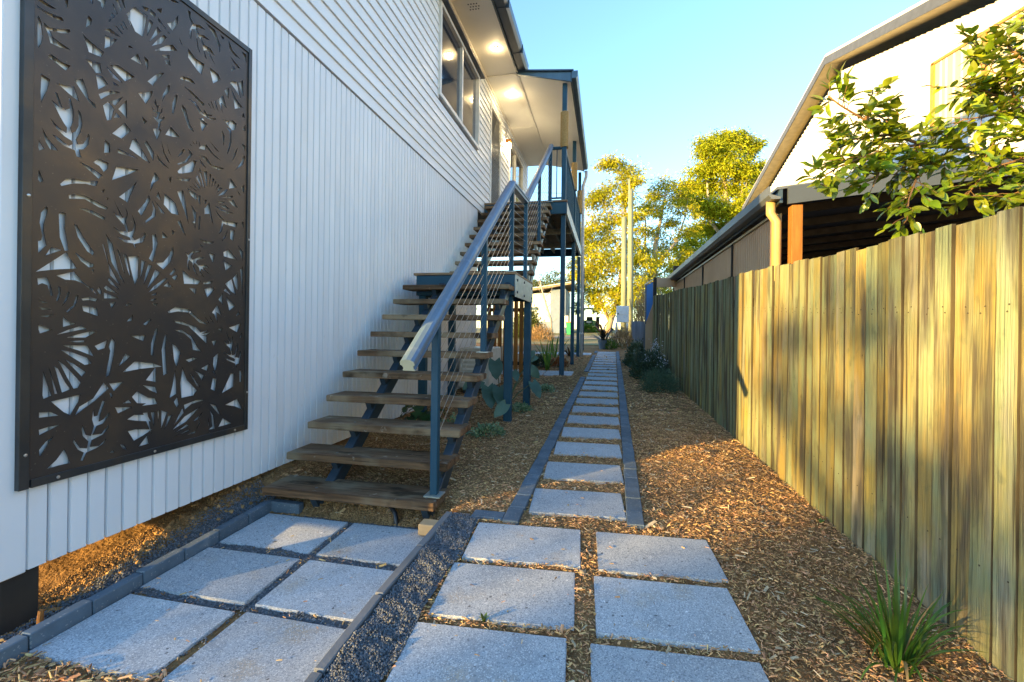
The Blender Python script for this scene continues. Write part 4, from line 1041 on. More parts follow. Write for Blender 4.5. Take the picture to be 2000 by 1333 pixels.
# carport end frame with the blue panel
bp = thing('blue_screen_panel', 'bright blue panel in a dark timber frame at the far fence end', 'panel', (1.0, 12.3, -0.85))
q = [(1.00, 12.25, 0.25), (1.16, 12.25, 0.72), (1.16, 12.25, 1.30), (1.00, 12.25, 1.20)]
MB().ext(q, (0, 0.02, 0)).build('blue_sheet', m_blue, bp)
box(1.165, 1.245, 12.2, 12.28, -0.86, 1.40).build('frame_post', m_black, bp)
MB().ext([(0.985, 12.24, -0.86), (1.16, 12.24, -0.86), (1.16, 12.24, 0.69), (0.985, 12.24, 0.22)], (0, 0.03, 0)).build('skirt_board', m_carwall, bp)
box(0.96, 0.997, 12.22, 12.28, 0.2, 1.22).build('frame_edge', m_dark, bp)
MB().ext([(0.95, 12.2, 1.205), (1.26, 12.2, 1.405), (1.26, 12.2, 1.425), (0.95, 12.2, 1.23)], (0, 0.12, 0)).build('cap_flashing', m_galv, bp)
box(1.25, 1.72, 12.22, 12.27, 1.15, 1.38).build('tie_beam', m_carwall, bp)
# ------------------------------------------------------------------ neighbour's gabled house
gh = thing('neighbour_house', 'white corrugated gable of the house rising behind the carport', 'house', (6.5, 14, -0.8))
GX = 6.5; AP = (14.65, 7.95)
def rake(y, off=0.0): return AP[1] - off - (0.335 * (AP[0] - y) if y < AP[0] else 0.272 * (y - AP[0]))
y = 5.2
while y < 22.0:
    y1_ = min(y + 0.76, 22.0)
    corr(gh, m_gable, y, y1_, -0.9, lambda q_: rake(q_, 0.42), GX, pitch=0.19, amp=0.020); y = y1_
MB().ext([(GX + 0.03, 5.2, -0.9), (GX + 0.03, 22, -0.9), (GX + 0.03, 22, rake(22, .45)), (GX + 0.03, AP[0], rake(AP[0], .45)), (GX + 0.03, 5.2, rake(5.2, .45))], (4.5, 0, 0)).build('house_core', m_back, gh)
for (ya, yb) in ((4.4, AP[0]), (AP[0], 22.75)):
    za, zb = rake(ya + (1e-6 if ya < AP[0] else 1e-6)), rake(yb - 1e-6)
    MB().ext([(GX - 0.42, ya, za), (GX - 0.42, yb, zb), (GX - 0.42, yb, zb + 0.10), (GX - 0.42, ya, za + 0.10)], (5.2, 0, 0)).build('roof_sheet', m_roofw, gh)
    MB().ext([(GX - 0.45, ya, za - 0.20), (GX - 0.45, yb, zb - 0.20), (GX - 0.45, yb, zb + 0.02), (GX - 0.45, ya, za + 0.02)], (0.028, 0, 0)).build('barge_board', m_barge, gh)
    MB().ext([(GX - 0.42, ya, za - 0.17), (GX - 0.42, yb, zb - 0.17), (GX - 0.42, yb, zb - 0.15), (GX - 0.42, ya, za - 0.15)], (0.46, 0, 0)).build('soffit', m_gsoff, gh)
MB().ext([(GX - 0.018, 10.86, 3.9), (GX - 0.018, 10.86, 5.52), (GX - 0.018, 5.6, 4.75), (GX - 0.018, 5.6, 3.9)], (0.004, 0, 0)).build('infill_panel', m_gpanel, gh)
MB().bar((GX - 0.03, 10.86, 3.9), (GX - 0.03, 10.86, 5.55), 0.10, 0.03, up=(1, 0, 0)).build('panel_trim', m_gtrim, gh)
MB().bar((GX - 0.03, 9.55, 3.9), (GX - 0.03, 9.55, 5.33), 0.10, 0.03, up=(1, 0, 0)).build('panel_trim', m_gtrim, gh)
MB().bar((GX - 0.03, 10.9, 5.555), (GX - 0.03, 5.6, 4.785), 0.05, 0.03, up=(1, 0, 0)).build('panel_trim', m_gtrim, gh)
# ------------------------------------------------------------------ farther fence, poles, meter box, bin, tractor, house
sf = thing('picket_fence', 'short blue grey paling fence past the blue panel', 'fence', (1.15, 14, g(1.15, 14)))
spm = box(-0.009, 0.009, 0, 0.13, 0, 1.05).mesh('paling')
for k in range(11):
    y_ = 13.0 + k * 0.62
    part('paling', box(-0.06, 0.06, -0.01, 0.01, 0, 1.12).mesh('paling'), m_sfence, sf, (1.17 - 0.012 * k, y_, g(1.15, y_) - 0.03))
for zf in (0.3, 0.9): MB().bar((1.20, 12.9, g(1.2, 12.9) + zf), (1.06, 19.4, g(1.1, 19.4) + zf), 0.03, 0.06).build('fence_rail', m_black, sf)
def pole(x, y, zt, r, label):
    z0 = g(x, y); o_ = MB().tube([(x, y, z0 - 0.2), (x - 0.02, y, (z0 + zt) / 2), (x - 0.06, y, zt)], [r, r * 0.93, r * 0.82], 14).build('power_pole', m_pole, None, smooth=True, at=(x, y, z0))
    return tag(o_, label, 'pole', 'power poles')
pole(1.14, 32, 7.8, 0.20, 'shorter weathered timber pole standing behind the meter box')
p2 = pole(1.46, 30, 9.0, 0.19, 'taller pale timber power pole with a leaning top bracket')
MB().bar((1.36, 29.9, 8.0), (1.28, 29.9, 9.7), 0.08, 0.10).build('top_bracket', m_bark, p2)
for q in (((1.42, 30, 8.95), (5.2, 30.3, 8.35), (9.5, 30.6, 8.8), (14, 31, 9.4)), ((1.35, 30, 9.6), (4.2, 30.2, 9.25), (9, 30.6, 9.5), (14, 31, 10.2)), ((1.38, 30, 9.0), (-2, 30, 8.95), (-8, 30, 9.5))):
    o = MB().tube(q, 0.010, 5).build('overhead_wire', m_black, None)
    tag(o, ['dark wire sagging from pole top towards the gable', 'upper dark wire running right above the gum trees', 'dark wire running from pole towards the verandah'][['5.2', '4.2', '-2'].index(str(q[1][0]))], 'wire')
mbx = thing('meter_box', 'pale grey meter box on a post among dry grass at path end', 'box', (0.66, 20, g(0.66, 20)))
box(0.40, 0.92, 19.9, 20.1, 0.38, 1.08).build('cabinet', m_meter, mbx, bevel=0.015)
box(0.42, 0.90, 19.88, 19.898, 0.72, 1.05).build('cabinet_door', m_meter, mbx, bevel=0.004)
MB().cyl((0.47, 19.85, 0.75), 0.03, 0.03, 10, axis='y').build('lock', m_black, mbx)
box(0.36, 0.46, 19.92, 20.08, g(0.4, 20), 0.37).build('stand_leg', m_meter, mbx); box(0.82, 0.9, 19.92, 20.08, g(0.9, 20), 0.37).build('stand_leg', m_meter, mbx)
wb = thing('wheelie_bin', 'green wheelie bin with tan lid standing on the far lawn', 'bin', (-2.67, 34, g(-2.67, 34)))
z0 = g(-2.67, 34)
MB().add([(-2.88, 33.78, z0 + .06), (-2.46, 33.78, z0 + .06), (-2.46, 34.2, z0 + .06), (-2.88, 34.2, z0 + .06), (-2.96, 33.7, z0 + .95), (-2.38, 33.7, z0 + .95), (-2.38, 34.3, z0 + .95), (-2.96, 34.3, z0 + .95)],
         [(3, 2, 1, 0), (4, 5, 6, 7), (0, 1, 5, 4), (1, 2, 6, 5), (2, 3, 7, 6), (3, 0, 4, 7)]).build('body', m_bin, wb, bevel=0.02)
box(-2.98, -2.36, 33.67, 34.33, z0 + .951, z0 + 1.02).build('lid', m_binlid, wb, bevel=0.02)
for x in (-2.9, -2.48): MB().cyl((x, 34.25, z0 + 0.1), 0.1, 0.06, 14, axis='x').build('wheel', m_rubber, wb)
tr = thing('tractor', 'green tractor with canopy parked on the lawn beyond the verandah posts', 'tractor', (-1.6, 46, g(-1.6, 46)))
z0 = g(-1.6, 46); tx, ty = -1.65, 46.0
box(tx - .42, tx + .42, ty + .2, ty + 1.9, z0 + .62, z0 + 1.20).build('bonnet', m_trgreen, tr, bevel=0.05)
box(tx - .60, tx + .60, ty - 1.2, ty + .2, z0 + .55, z0 + 1.15).build('tractor_body', m_trgreen, tr, bevel=0.05)
box(tx - .42, tx + .30, ty - 1.24, ty - 1.2, z0 + .78, z0 + 1.10).build('plate_panel', m_black, tr)
box(tx - .30, tx + .20, ty - 1.27, ty - 1.24, z0 + .90, z0 + 1.05).build('number_plate', m_white, tr)
box(tx - .85, tx + .85, ty - 1.3, ty + .5, z0 + 2.25, z0 + 2.35).build('canopy', m_trgreen, tr, bevel=0.04)
for x in (-.7, .7):
    for yq in (-1.1, .35): box(tx + x - .03, tx + x + .03, ty + yq, ty + yq + .06, z0 + 1.1, z0 + 2.25).build('canopy_post', m_black, tr)
for (x, yq, r_) in ((-.95, -.6, .75), (.62, -.6, .75), (-.75, 1.4, .42), (.48, 1.4, .42)):
    wo_ = MB().cyl((tx + x, ty + yq, z0 + r_), r_, .32, 24, axis='x').build('wheel', m_rubber, tr, bevel=0.04)
    MB().cyl((tx + x - .01, ty + yq, z0 + r_), r_ * .5, .34, 18, axis='x').build('rim', m_binlid, wo_)
for x in (-1.0, .65): box(tx + x, tx + x + .35, ty - 1.25, ty + .15, z0 + 1.42, z0 + 1.50).build('mudguard', m_trgreen, tr, bevel=0.02)
box(tx - .3, tx + .3, ty - .9, ty - .4, z0 + 1.15, z0 + 1.5).build('seat', m_black, tr, bevel=0.05)
bh = thing('skillion_house', 'white and blue grey skillion roofed house across the track', 'house', (-5.2, 40, g(-5.2, 40)))
z0 = g(-5, 40) - 0.1
box(-9.0, -4.86, 40, 45, z0 + 1.1, 3.3).build('pale_wall', m_bgwhite, bh)
box(-4.858, -3.55, 39.9, 45, z0, 3.65).build('grey_wall', m_bggrey, bh)
box(-9.0, -4.86, 40.02, 45, z0, z0 + 1.098).build('base_wall', m_bggrey, bh)
MB().ext([(-9.6, 39.2, 3.0), (-2.9, 39.2, 4.02), (-2.9, 39.2, 4.15), (-9.6, 39.2, 3.13)], (0, 6.2, 0)).build('roof', m_bark, bh)
MB().ext([(-9.7, 39.1, 3.14), (-2.85, 39.1, 4.17), (-2.85, 39.1, 4.23), (-9.7, 39.1, 3.20)], (0, 6.4, 0)).build('roof_edge', m_roofw, bh)
f_ = box(-7.0, -5.95, 39.96, 39.998, 1.75, 2.10).build('window', m_white, bh); box(-6.96, -5.99, 39.94, 39.958, 1.79, 2.06).build('pane', m_glass, f_)
box(-3.62, -3.30, 39.86, 39.898, 0.3, 1.3).build('side_door', m_white, bh)
# gate under the landing, air conditioner
gt = thing('timber_gate', 'orange stained slat gate with a dark rail under the stairs', 'gate', (-1.9, 8.5, g(-1.9, 8.5)))
zg = g(-1.9, 8.5)
for k in range(8): box(-2.36 + k * 0.105, -2.36 + k * 0.105 + 0.075, 8.50, 8.52, zg + 0.08, zg + 1.62).build('slat', m_orange, gt, bevel=0.003)
for zf in (0.3, 1.32): box(-2.38, -1.52, 8.523, 8.56, zg + zf, zg + zf + 0.07).build('gate_rail', m_black, gt)
box(-1.50, -1.40, 8.46, 8.56, zg - 0.1, zg + 1.95).build('gate_post', m_black, gt)
ac = thing('air_conditioner', 'ivory air conditioner unit by the wall under the landing', 'air conditioner', (-2.2, 7.2, g(-2.2, 7.2)))
zg = g(-2.2, 7.2)
box(-2.30, -1.80, 6.95, 7.75, zg + 0.08, zg + 0.72).build('casing', m_ac, ac, bevel=0.015)
for k in range(7): box(-2.24, -1.86, 6.936, 6.949, zg + 0.16 + k * 0.07, zg + 0.19 + k * 0.07).build('louvre', m_white, ac)
for x in (-2.25, -1.9): box(x, x + 0.06, 7.0, 7.7, zg - 0.03, zg + 0.079).build('foot', m_black, ac)
# small things on the ground
pg = MB().tube([(-2.36, 1.50, g(-2.36, 1.5) - 0.02), (-2.36, 1.50, g(-2.36, 1.5) + 0.05), (-2.358, 1.502, g(-2.36, 1.5) + 0.085)], [0.012, 0.011, 0.010], 8)
tag(pg.build('steel_peg', m_rust, None), 'rusty steel peg standing in gravel beside the kerb blocks', 'peg')
def stone(x, y, r, lab, name='stone'):
    bm = bmesh.new(); bmesh.ops.create_icosphere(bm, subdivisions=2, radius=r)
    for v_ in bm.verts: v_.co *= 1 + 0.18 * math.sin(v_.co.x / r * 3 + x * 9) * math.cos(v_.co.y / r * 4 + y * 7); v_.co.z *= 0.6
    me = bpy.data.meshes.new(name); bm.to_mesh(me); bm.free(); me.polygons.foreach_set('use_smooth', [True] * len(me.polygons))
    return tag(part(name, me, m_stone, None, (x, y, g(x, y) + r * 0.35)), lab, 'stone')
stone(-2.34, 2.00, 0.030, 'tan stone lying on gravel between wall and kerb blocks')
stone(-0.10, 2.21, 0.022, 'pale pebble in the mulch joint between front pavers')
stone(0.20, 2.33, 0.010, 'tiny tan pebble lying on top of a front paver')
tag(MB().tube([(-1.45, 2.83, -1.16), (-1.38, 2.78, -1.17), (-1.33, 2.74, -1.20), (-1.31, 2.72, -1.26), (-1.30, 2.72, -1.32)], 0.016, 8).build('drain_pipe', m_plastic, None, smooth=True), 'black poly pipe bending out of soil under the bottom tread', 'pipe')
# ------------------------------------------------------------------ trees
def trunk(mbx_, pts, r0, r1, n=9):
    k = len(pts); mbx_.tube(pts, [r0 + (r1 - r0) * i / (k - 1) for i in range(k)], n)
def crown(clumps, per, ls, sub=11, squash=0.75, droop=0.5):
    P, D = [], []
    for (x, y, z, r) in clumps:
        ns = max(4, int(sub * (r / 1.2) ** 1.2))
        d = unit(rng.normal(size=(ns, 3))); rad = r * rng.uniform(0.35, 1.12, (ns, 1))
        c = np.array([[x, y, z]]) + d * rad * np.array([1, 1, squash])
        for q in c:
            n_ = int(per * rng.uniform(0.6, 1.4)); s_ = r * rng.uniform(0.18, 0.34)
            off = rng.normal(size=(n_, 3)) * s_ * np.array([1.15, 1.15, 0.7])
            P.append(q + off); D.append(unit(off + rng.normal(size=(n_, 3)) * s_ * 0.9) + np.array([0, 0, -droop]))
    P = np.concatenate(P); D = np.concatenate(D); n_ = len(P)
    N_ = unit(rng.normal(size=(n_, 3)) + np.array([0, 0, 0.8]))
    return P, D, N_, ls * rng.uniform(0.6, 1.5, n_), ls * rng.uniform(0.22, 0.42, n_)
def tree(name, label, trunks, clumps, per, ls, mat, bark, r0, group=None, sub=11):
    b_ = trunks[0][0]; o_ = thing(name, label, 'tree', (b_[0], b_[1], g(b_[0], b_[1])), 'gum trees beyond the track' if name == 'gum_tree' else group)
    t_ = MB()
    t0 = [Vector(p) for p in trunks[0]]; t0[0].z = g(t0[0].x, t0[0].y) - 0.2
    trunk(t_, t0, r0, r0 * 0.3)
    for tt in trunks[1:]: trunk(t_, tt, r0 * 0.55, r0 * 0.2)
    t_.build('trunk', bark, o_, smooth=True)
    lim = MB(); allp = [Vector(p) for tt in trunks for p in tt[1:]]
    for c in clumps:
        cv = Vector(c[:3]); cand = [p for p in allp if p.z < cv.z - 0.3] or [allp[0]]
        s_ = min(cand, key=lambda p: (p - cv).length); m_ = (s_ + cv) / 2 + Vector((random.uniform(-.3, .3), random.uniform(-.3, .3), -0.25 * c[3]))
        trunk(lim, [s_, m_, cv], r0 * 0.22, r0 * 0.06, 6)
        for k in range(4):
            e = cv + Vector((random.gauss(0, 1), random.gauss(0, 1), random.gauss(0, .6))).normalized() * c[3] * 0.8
            trunk(lim, [cv - (cv - m_) * 0.2, (cv + e) / 2 + Vector((0, 0, 0.1)), e], r0 * 0.06, r0 * 0.02, 5)
    lim.build('limbs', bark, o_, smooth=True)
    me = leaf_soup('crown', *crown(clumps, per, ls, sub))
    c_ = part('crown', me, mat, o_, (0, 0, 0)); tag(c_, kind='stuff')
    return o_
T1 = [(-1.6,41.0,5.2,1.3), (2.2,41.5,3.6,1.4), (0.4,41,2.6,1.2), (2.8,42,6.0,1.2), (-2.0,42,8.4,1.1), (0.3,42.2,15.0,1.21), (1.6,41.8,14.3,1.10), (2.4,40.6,12.9,0.80), (-0.1,41.5,12.9,1.19), (-0.8,42.4,11.8,1.31), (1.2,40.4,11.6,0.97), (0.6,43.3,10.3,1.43), (-1.0,43.2,9.9,1.34), (2.1,40.5,9.6,1.06), (0.1,43.0,7.9,1.51), (-1.2,40.9,6.7,1.36), (-0.3,42.7,4.8,1.69), (1.3,40.8,5.7,1.16), (-1.2,42.6,3.4,1.23), (2.5,43.5,8.0,1.14), (1.1,43.6,3.5,1.15)]
T2 = [(5.0,45,6.8,1.2), (6.9,46,5.4,1.4), (3.6,45,2.6,1.4), (6.2,45,2.6,1.5), (7.6,46,3.4,1.4), (5.5,46.7,14.2,1.30), (4.3,47.2,13.8,1.02), (6.3,45.4,12.8,1.36), (4.5,44.3,11.4,1.05), (3.5,46.3,11.9,1.10), (7.1,44.7,11.4,1.05), (6.0,46.8,10.5,1.10), (4.0,45.4,9.5,1.28), (7.3,45.8,9.7,1.27), (5.7,47.8,8.6,1.33), (3.4,47.0,8.1,1.12), (7.1,47.3,7.5,1.21), (4.1,46.2,5.4,1.40), (5.7,47.6,4.3,1.43), (3.0,44.2,4.2,1.06)]
T3 = [(11.3,51.1,20.1,1.40), (13.3,51.8,20.6,1.30), (10.0,50.4,18.8,1.44), (14.4,52.1,19.4,1.08), (10.0,51.6,17.4,1.58), (11.9,50.2,17.4,1.68), (14.1,50.3,16.7,1.36), (9.6,54.0,16.3,1.55), (11.5,52.8,15.5,1.78), (13.6,51.8,15.1,1.46), (15.6,52.6,16.6,0.87), (10.4,51.0,12.9,1.45), (8.6,51.2,13.6,1.20), (12.2,50.2,12.6,1.42), (13.9,50.1,13.3,1.14), (10.1,53.3,11.2,1.47), (12.2,53.3,11.2,1.45), (13.1,49.9,10.9,1.04), (8.7,51.3,9.0,1.31), (10.5,50.3,8.5,1.27)]
T4 = [(-7.1,49.8,5.1,1.13), (-5.2,46.9,5.2,1.06), (-7.7,49.3,4.5,1.01), (-3.9,46.7,5.3,0.94), (-2.9,48.0,4.6,1.18), (-1.8,46.6,6.0,1.03), (-3.3,48.7,6.9,0.98), (-1.1,49.3,2.6,0.76), (-2.9,47.7,2.5,0.74), (-1.7,49.8,9.2,0.99)]
tree('gum_tree', 'tall loose gum tree with forked trunk behind the power poles', [[(0.1, 42.0, -0.36), (0.31, 42.0, 0.8), (0.96, 42.0, 2.88), (1.29, 42.0, 5.87), (1.56, 42.0, 9.07), (1.44, 42.0, 11.83), (1.19, 42.0, 14.14)], [(0.31, 42.0, 0.8), (-0.34, 42.0, 2.19), (-0.81, 42.0, 3.58), (-0.97, 42.0, 5.9)]], T1, 140, 0.27, m_gum2, m_bark, 0.30)
tree('gum_tree', 'golden gum tree with a bright pale trunk between poles and carport', [[(4.47, 46.0, 0.42), (4.46, 46.0, 5.38), (4.52, 46.0, 8.36), (4.97, 46.0, 10.82), (5.41, 46.0, 13.28)], [(4.46, 46, 5.4), (3.6, 46.2, 8.0), (3.6, 46.3, 11)], [(4.5, 46, 6.4), (6.4, 46, 8.6), (7.2, 45.6, 11)]], T2, 105, 0.26, m_gum2, m_bark2, 0.32)
tree('gum_tree', 'dense round headed gum tree, tallest of all, beside the white gable', [[(12.77, 52.0, 0.55), (12.67, 52.0, 9.25), (12.38, 52.0, 13.07), (12.08, 52.0, 16.9), (11.8, 52.0, 19.64)], [(12.6, 52, 9.2), (10.6, 51.8, 12), (10.2, 51.5, 17)], [(12.5, 52, 11), (13.6, 51.5, 14), (14, 51.5, 18.5)]], T3, 190, 0.32, m_gum, m_bark2, 0.42, sub=13)
tree('gum_tree', 'dull grey green gum tree behind the far house roof', [[(-4.4, 48.0, 0.3), (-4.3, 48, 2.5), (-4.0, 48, 4.2), (-3.2, 48.3, 6.3)], [(-4.3, 48, 2.5), (-6, 48.6, 4)], [(-4.0, 48, 4.0), (-2.2, 48.4, 6), (-1.8, 49, 9)]], T4, 100, 0.26, m_gum3, m_bark, 0.22)
T5 = [(9 + 6 * i + random.uniform(-2, 2), 70 + random.uniform(-5, 5), 2.0 + random.uniform(0, 5), 2.4) for i in range(6)]
tree('gum_tree', 'low distant gum thicket seen past the carport corner', [[(14, 70, 0), (14.3, 70, 2), (15, 70, 4)]], [(7.2, 60, 5.5, 1.8), (9.5, 61, 4, 2), (8.6, 59, 8, 1.6), (5.8, 60, 3.5, 1.7), (3.6, 62, 3.2, 1.8), (11, 61, 6.5, 1.6)], 80, 0.28, m_gum, m_bark, 0.3)
sp = thing('sapling', 'thin bare pale sapling leaning in front of the far house', 'sapling', (-2.95, 25, g(-2.95, 25)))
t_ = MB(); trunk(t_, [(-2.95, 25.0, g(-2.95, 25) - .1), (-3.01, 25.0, 0.59), (-3.25, 25.0, 1.3), (-3.49, 25.0, 2.09), (-3.67, 25.0, 2.86)], 0.07, 0.03, 7)
for k in range(7):
    z_ = 0.4 + 0.3 * k; x_ = -3.0 - 0.22 * (z_ - 0.4); a_ = random.choice((-1, 1))
    trunk(t_, [(x_, 25, z_), (x_ + a_ * .3, 25.1, z_ + .3), (x_ + a_ * .45, 25, z_ + .75)], 0.018, 0.004, 5)
t_.build('trunk', m_bark2, sp, smooth=True)
# street tree behind the house whose leaves break the low sunlight on the fence
shade = []; r9 = random.Random(12)
TD = 21.0                                               # metres from the fence, along the low sun
for k in range(46):
    fy = r9.uniform(0.6, 4.9); fz = r9.uniform(-1.25, 0.75)
    if 3.0 < fy < 4.4 and r9.random() < 0.25: fz = r9.uniform(-0.9, 0.1)
    if fy > 4.2 and fz > -0.3: continue
    dd = TD + r9.uniform(-1.5, 1.5)
    shade.append((1.35 - 0.725 * dd, fy - 0.689 * dd, fz + 0.114 * dd, r9.uniform(0.20, 0.36)))
for k in range(5):
    fy, fz = r9.uniform(0.5, 2.7), r9.uniform(-1.0, 0.7); dd = TD + r9.uniform(-1.5, 1.5)
    shade.append((1.35 - 0.725 * dd, fy - 0.689 * dd, fz + 0.114 * dd, r9.uniform(0.20, 0.32)))
for k in range(60):                                     # unseen low clumps added to the crown to shade the paving
    fy = r9.uniform(0.0, 5.0); fz = r9.uniform(-1.85, -1.22)
    if 3.3 < fy < 4.5 and r9.random() < 0.8: continue
    dd = TD + r9.uniform(-1.5, 1.5)
    shade.append((1.35 - 0.725 * dd, fy - 0.689 * dd, fz + 0.114 * dd, r9.uniform(0.22, 0.34)))
tree('street_tree', 'leafy street tree standing out beyond the corner stump of the house', [[(-13.9, -11.8, -1.2), (-13.9, -11.8, 0.2), (-13.8, -11.9, 1.2), (-13.9, -11.7, 2.6)]], shade, 24, 0.10, m_gum, m_bark, 0.12, sub=12)

# ------------------------------------------------------------------ overhanging branch with large leaves
lm = []
for v_ in range(3):
    n = 7; q = MB(); ctr, lf, rt = [], [], []
    for i in range(n + 1):
        t = i / n; wdt = 0.5 * math.sin(math.pi * (t ** 0.8)) ** 0.8 * (0.44 + 0.05 * v_) if 0 < i < n else 0.0
        zz = -0.16 * t * t + (0.05 * v_ - 0.05) * math.sin(t * 5)
        ctr.append((t, 0, zz - 0.03 * math.sin(math.pi * t))); lf.append((t, wdt, zz + wdt * 0.22)); rt.append((t, -wdt, zz + wdt * 0.22))
    q.v = ctr + lf + rt; m0 = n + 1
    for i in range(n):
        q.f.append((i, i + 1, m0 + i + 1, m0 + i)); q.f.append((i + 1, i, 2 * m0 + i, 2 * m0 + i + 1)); q.mi += [0, 0]
    me = q.mesh('leaf', smooth=True); me.validate(); me.materials.append(m_branchleaf); lm.append(me)
br = thing('overhanging_tree', 'leafy branches of a glossy leaved tree hanging over the fence top', 'tree', (2.9, 3.0, -1.1))
BRN = {'b0': [(2.316, 3.035, 0.921), (2.08, 2.935, 0.983), (1.826, 2.831, 0.993), (1.58, 2.729, 0.985), (1.394, 2.639, 1.014), (1.256, 2.59, 1.073), (1.114, 2.53, 1.133), (1.045, 2.485, 1.16)],
 'b1': [(1.58, 2.729, 0.985), (1.395, 2.639, 0.937), (1.241, 2.556, 0.882), (1.093, 2.474, 0.811), (0.988, 2.432, 0.741), (0.956, 2.405, 0.69)],
 'b2': [(1.394, 2.639, 1.014), (1.268, 2.613, 0.992), (1.131, 2.564, 0.969), (1.047, 2.526, 0.972)],
 'b3': [(1.799, 2.825, 0.987), (1.599, 2.682, 0.867), (1.49, 2.608, 0.771), (1.435, 2.566, 0.66), (1.416, 2.541, 0.555)],
 'b4': [(1.256, 2.59, 1.073), (1.28, 2.595, 1.15), (1.286, 2.586, 1.222)], 'b5': [(1.395, 2.639, 0.942), (1.316, 2.572, 0.819), (1.252, 2.507, 0.714)],
 'b6': [(1.50, 2.69, 0.995), (1.42, 2.70, 1.09), (1.36, 2.68, 1.13)], 'b7': [(1.58, 2.729, 0.985), (1.52, 2.70, 0.90), (1.40, 2.62, 0.80)],
 'c0': [(2.205, 2.808, 1.029), (2.026, 2.77, 1.157), (1.873, 2.739, 1.232), (1.731, 2.689, 1.246)], 'c1': [(2.107, 2.685, 1.133), (2.004, 2.715, 1.36), (1.929, 2.73, 1.479), (1.807, 2.725, 1.451)],
 'c2': [(2.111, 2.686, 0.811), (1.965, 2.656, 0.859), (1.796, 2.62, 0.808), (1.701, 2.601, 0.683)], 'c3': [(2.016, 2.564, 0.704), (1.877, 2.535, 0.678), (1.785, 2.516, 0.63)],
 'c4': [(2.201, 2.807, 1.366), (2.072, 2.78, 1.545), (2.02, 2.769, 1.609)], 'c5': [(2.026, 2.77, 1.157), (1.883, 2.72, 1.106), (1.71, 2.654, 1.065)], 'c6': [(2.062, 2.625, 0.89), (1.922, 2.626, 0.974), (1.819, 2.625, 0.944)],
 'c7': [(2.026, 2.77, 1.157), (1.93, 2.72, 1.30), (1.80, 2.70, 1.34)]}
tm = MB(); trunk(tm, [(2.9, 3.0, -1.2), (2.88, 3.02, 0.0), (2.8, 3.0, 0.7), (2.6, 3.05, 1.4), (2.5, 3.0, 2.2)], 0.07, 0.03)
tm.build('trunk', m_twig, br, smooth=True)
tw = MB(); slots = []
for k_, pts in BRN.items():
    pts = [Vector(p) for p in pts]
    if k_ in ('b0', 'c0', 'c1', 'c2', 'c3', 'c4', 'c6'): tw.tube([(2.8, 3.0, 0.7 + (0.5 if pts[0].z > 1 else 0))] + pts[:1], [0.018, 0.012], 6)
    n = len(pts); main = k_ == 'b0'
    tw.tube(pts, [(0.011 if main else 0.006) * (1 - 0.8 * i / (n - 1)) + 0.0012 for i in range(n)], 6)
    tot = sum((pts[i + 1] - pts[i]).length for i in range(n - 1)); s_ = 0.03 if not main else 0.32
    while s_ < tot:
        acc = 0
        for i in range(n - 1):
            L_ = (pts[i + 1] - pts[i]).length
            if acc + L_ >= s_: p_ = pts[i].lerp(pts[i + 1], (s_ - acc) / L_); d_ = (pts[i + 1] - pts[i]).normalized(); break
            acc += L_
        # side twig with alternate leaves
        sd_ = Vector((random.gauss(0, 1), random.gauss(0, 1), random.gauss(0.1, .8))); sd_ = (sd_ - d_ * sd_.dot(d_)).normalized()
        td = (d_ * 0.8 + sd_).normalized(); tl = random.uniform(0.05, 0.14)
        e_ = p_ + td * tl - Vector((0, 0, 0.01)); tw.tube([p_, (p_ + e_) / 2 + Vector((0, 0, .006)), e_], [0.002, 0.0016, 0.0009], 5)
        for j in range(random.randint(4, 6)):
            f = 0.25 + 0.75 * (j + 1) / 6.0; q_ = p_.lerp(e_, min(f, 1)); sg = 1 if j % 2 else -1
            s2 = td.cross(Vector((0, 0, 1))).normalized() * sg
            dd = (td * random.uniform(.4, 1.0) + s2 * random.uniform(.3, 1.0) + Vector((random.gauss(0, .3), random.gauss(0, .3), random.gauss(-.05, .35)))).normalized()
            slots.append((q_, dd, random.uniform(0.042, 0.078)))
        slots.append((e_, (td + Vector((0, 0, random.gauss(0, .2)))).normalized(), random.uniform(0.05, 0.075)))
        s_ += random.uniform(0.016, 0.026) if k_[0] == 'b' else random.uniform(0.012, 0.02)
tag(tw.build('twigs', m_twig, br, smooth=True), kind='stuff')
random.Random(3).shuffle(slots)
slots.sort(key=lambda s__: -s__[2])
rest = []
for i, (p_, d_, L_) in enumerate(slots):
    up = Vector((random.gauss(-.35, .45), random.gauss(-.35, .45), 1)).normalized()
    x_ = d_; y_ = up.cross(x_).normalized(); z_ = x_.cross(y_)
    rot = Matrix((x_, y_, z_)).transposed()
    if i < 300:
        o_ = part('leaf', lm[i % 3], None, br, p_); o_.rotation_euler = rot.to_euler(); o_.scale = (L_, L_, L_)
    else: rest.append((p_, rot, L_, i % 3))
q = MB()
for p_, rot, L_, k in rest:
    me = lm[k]; q.add([p_ + rot @ (v_.co * L_) for v_ in me.vertices], [tuple(f_.vertices) for f_ in me.polygons])
tag(q.build('small_leaves', m_branchleaf2, br, smooth=True), kind='stuff')

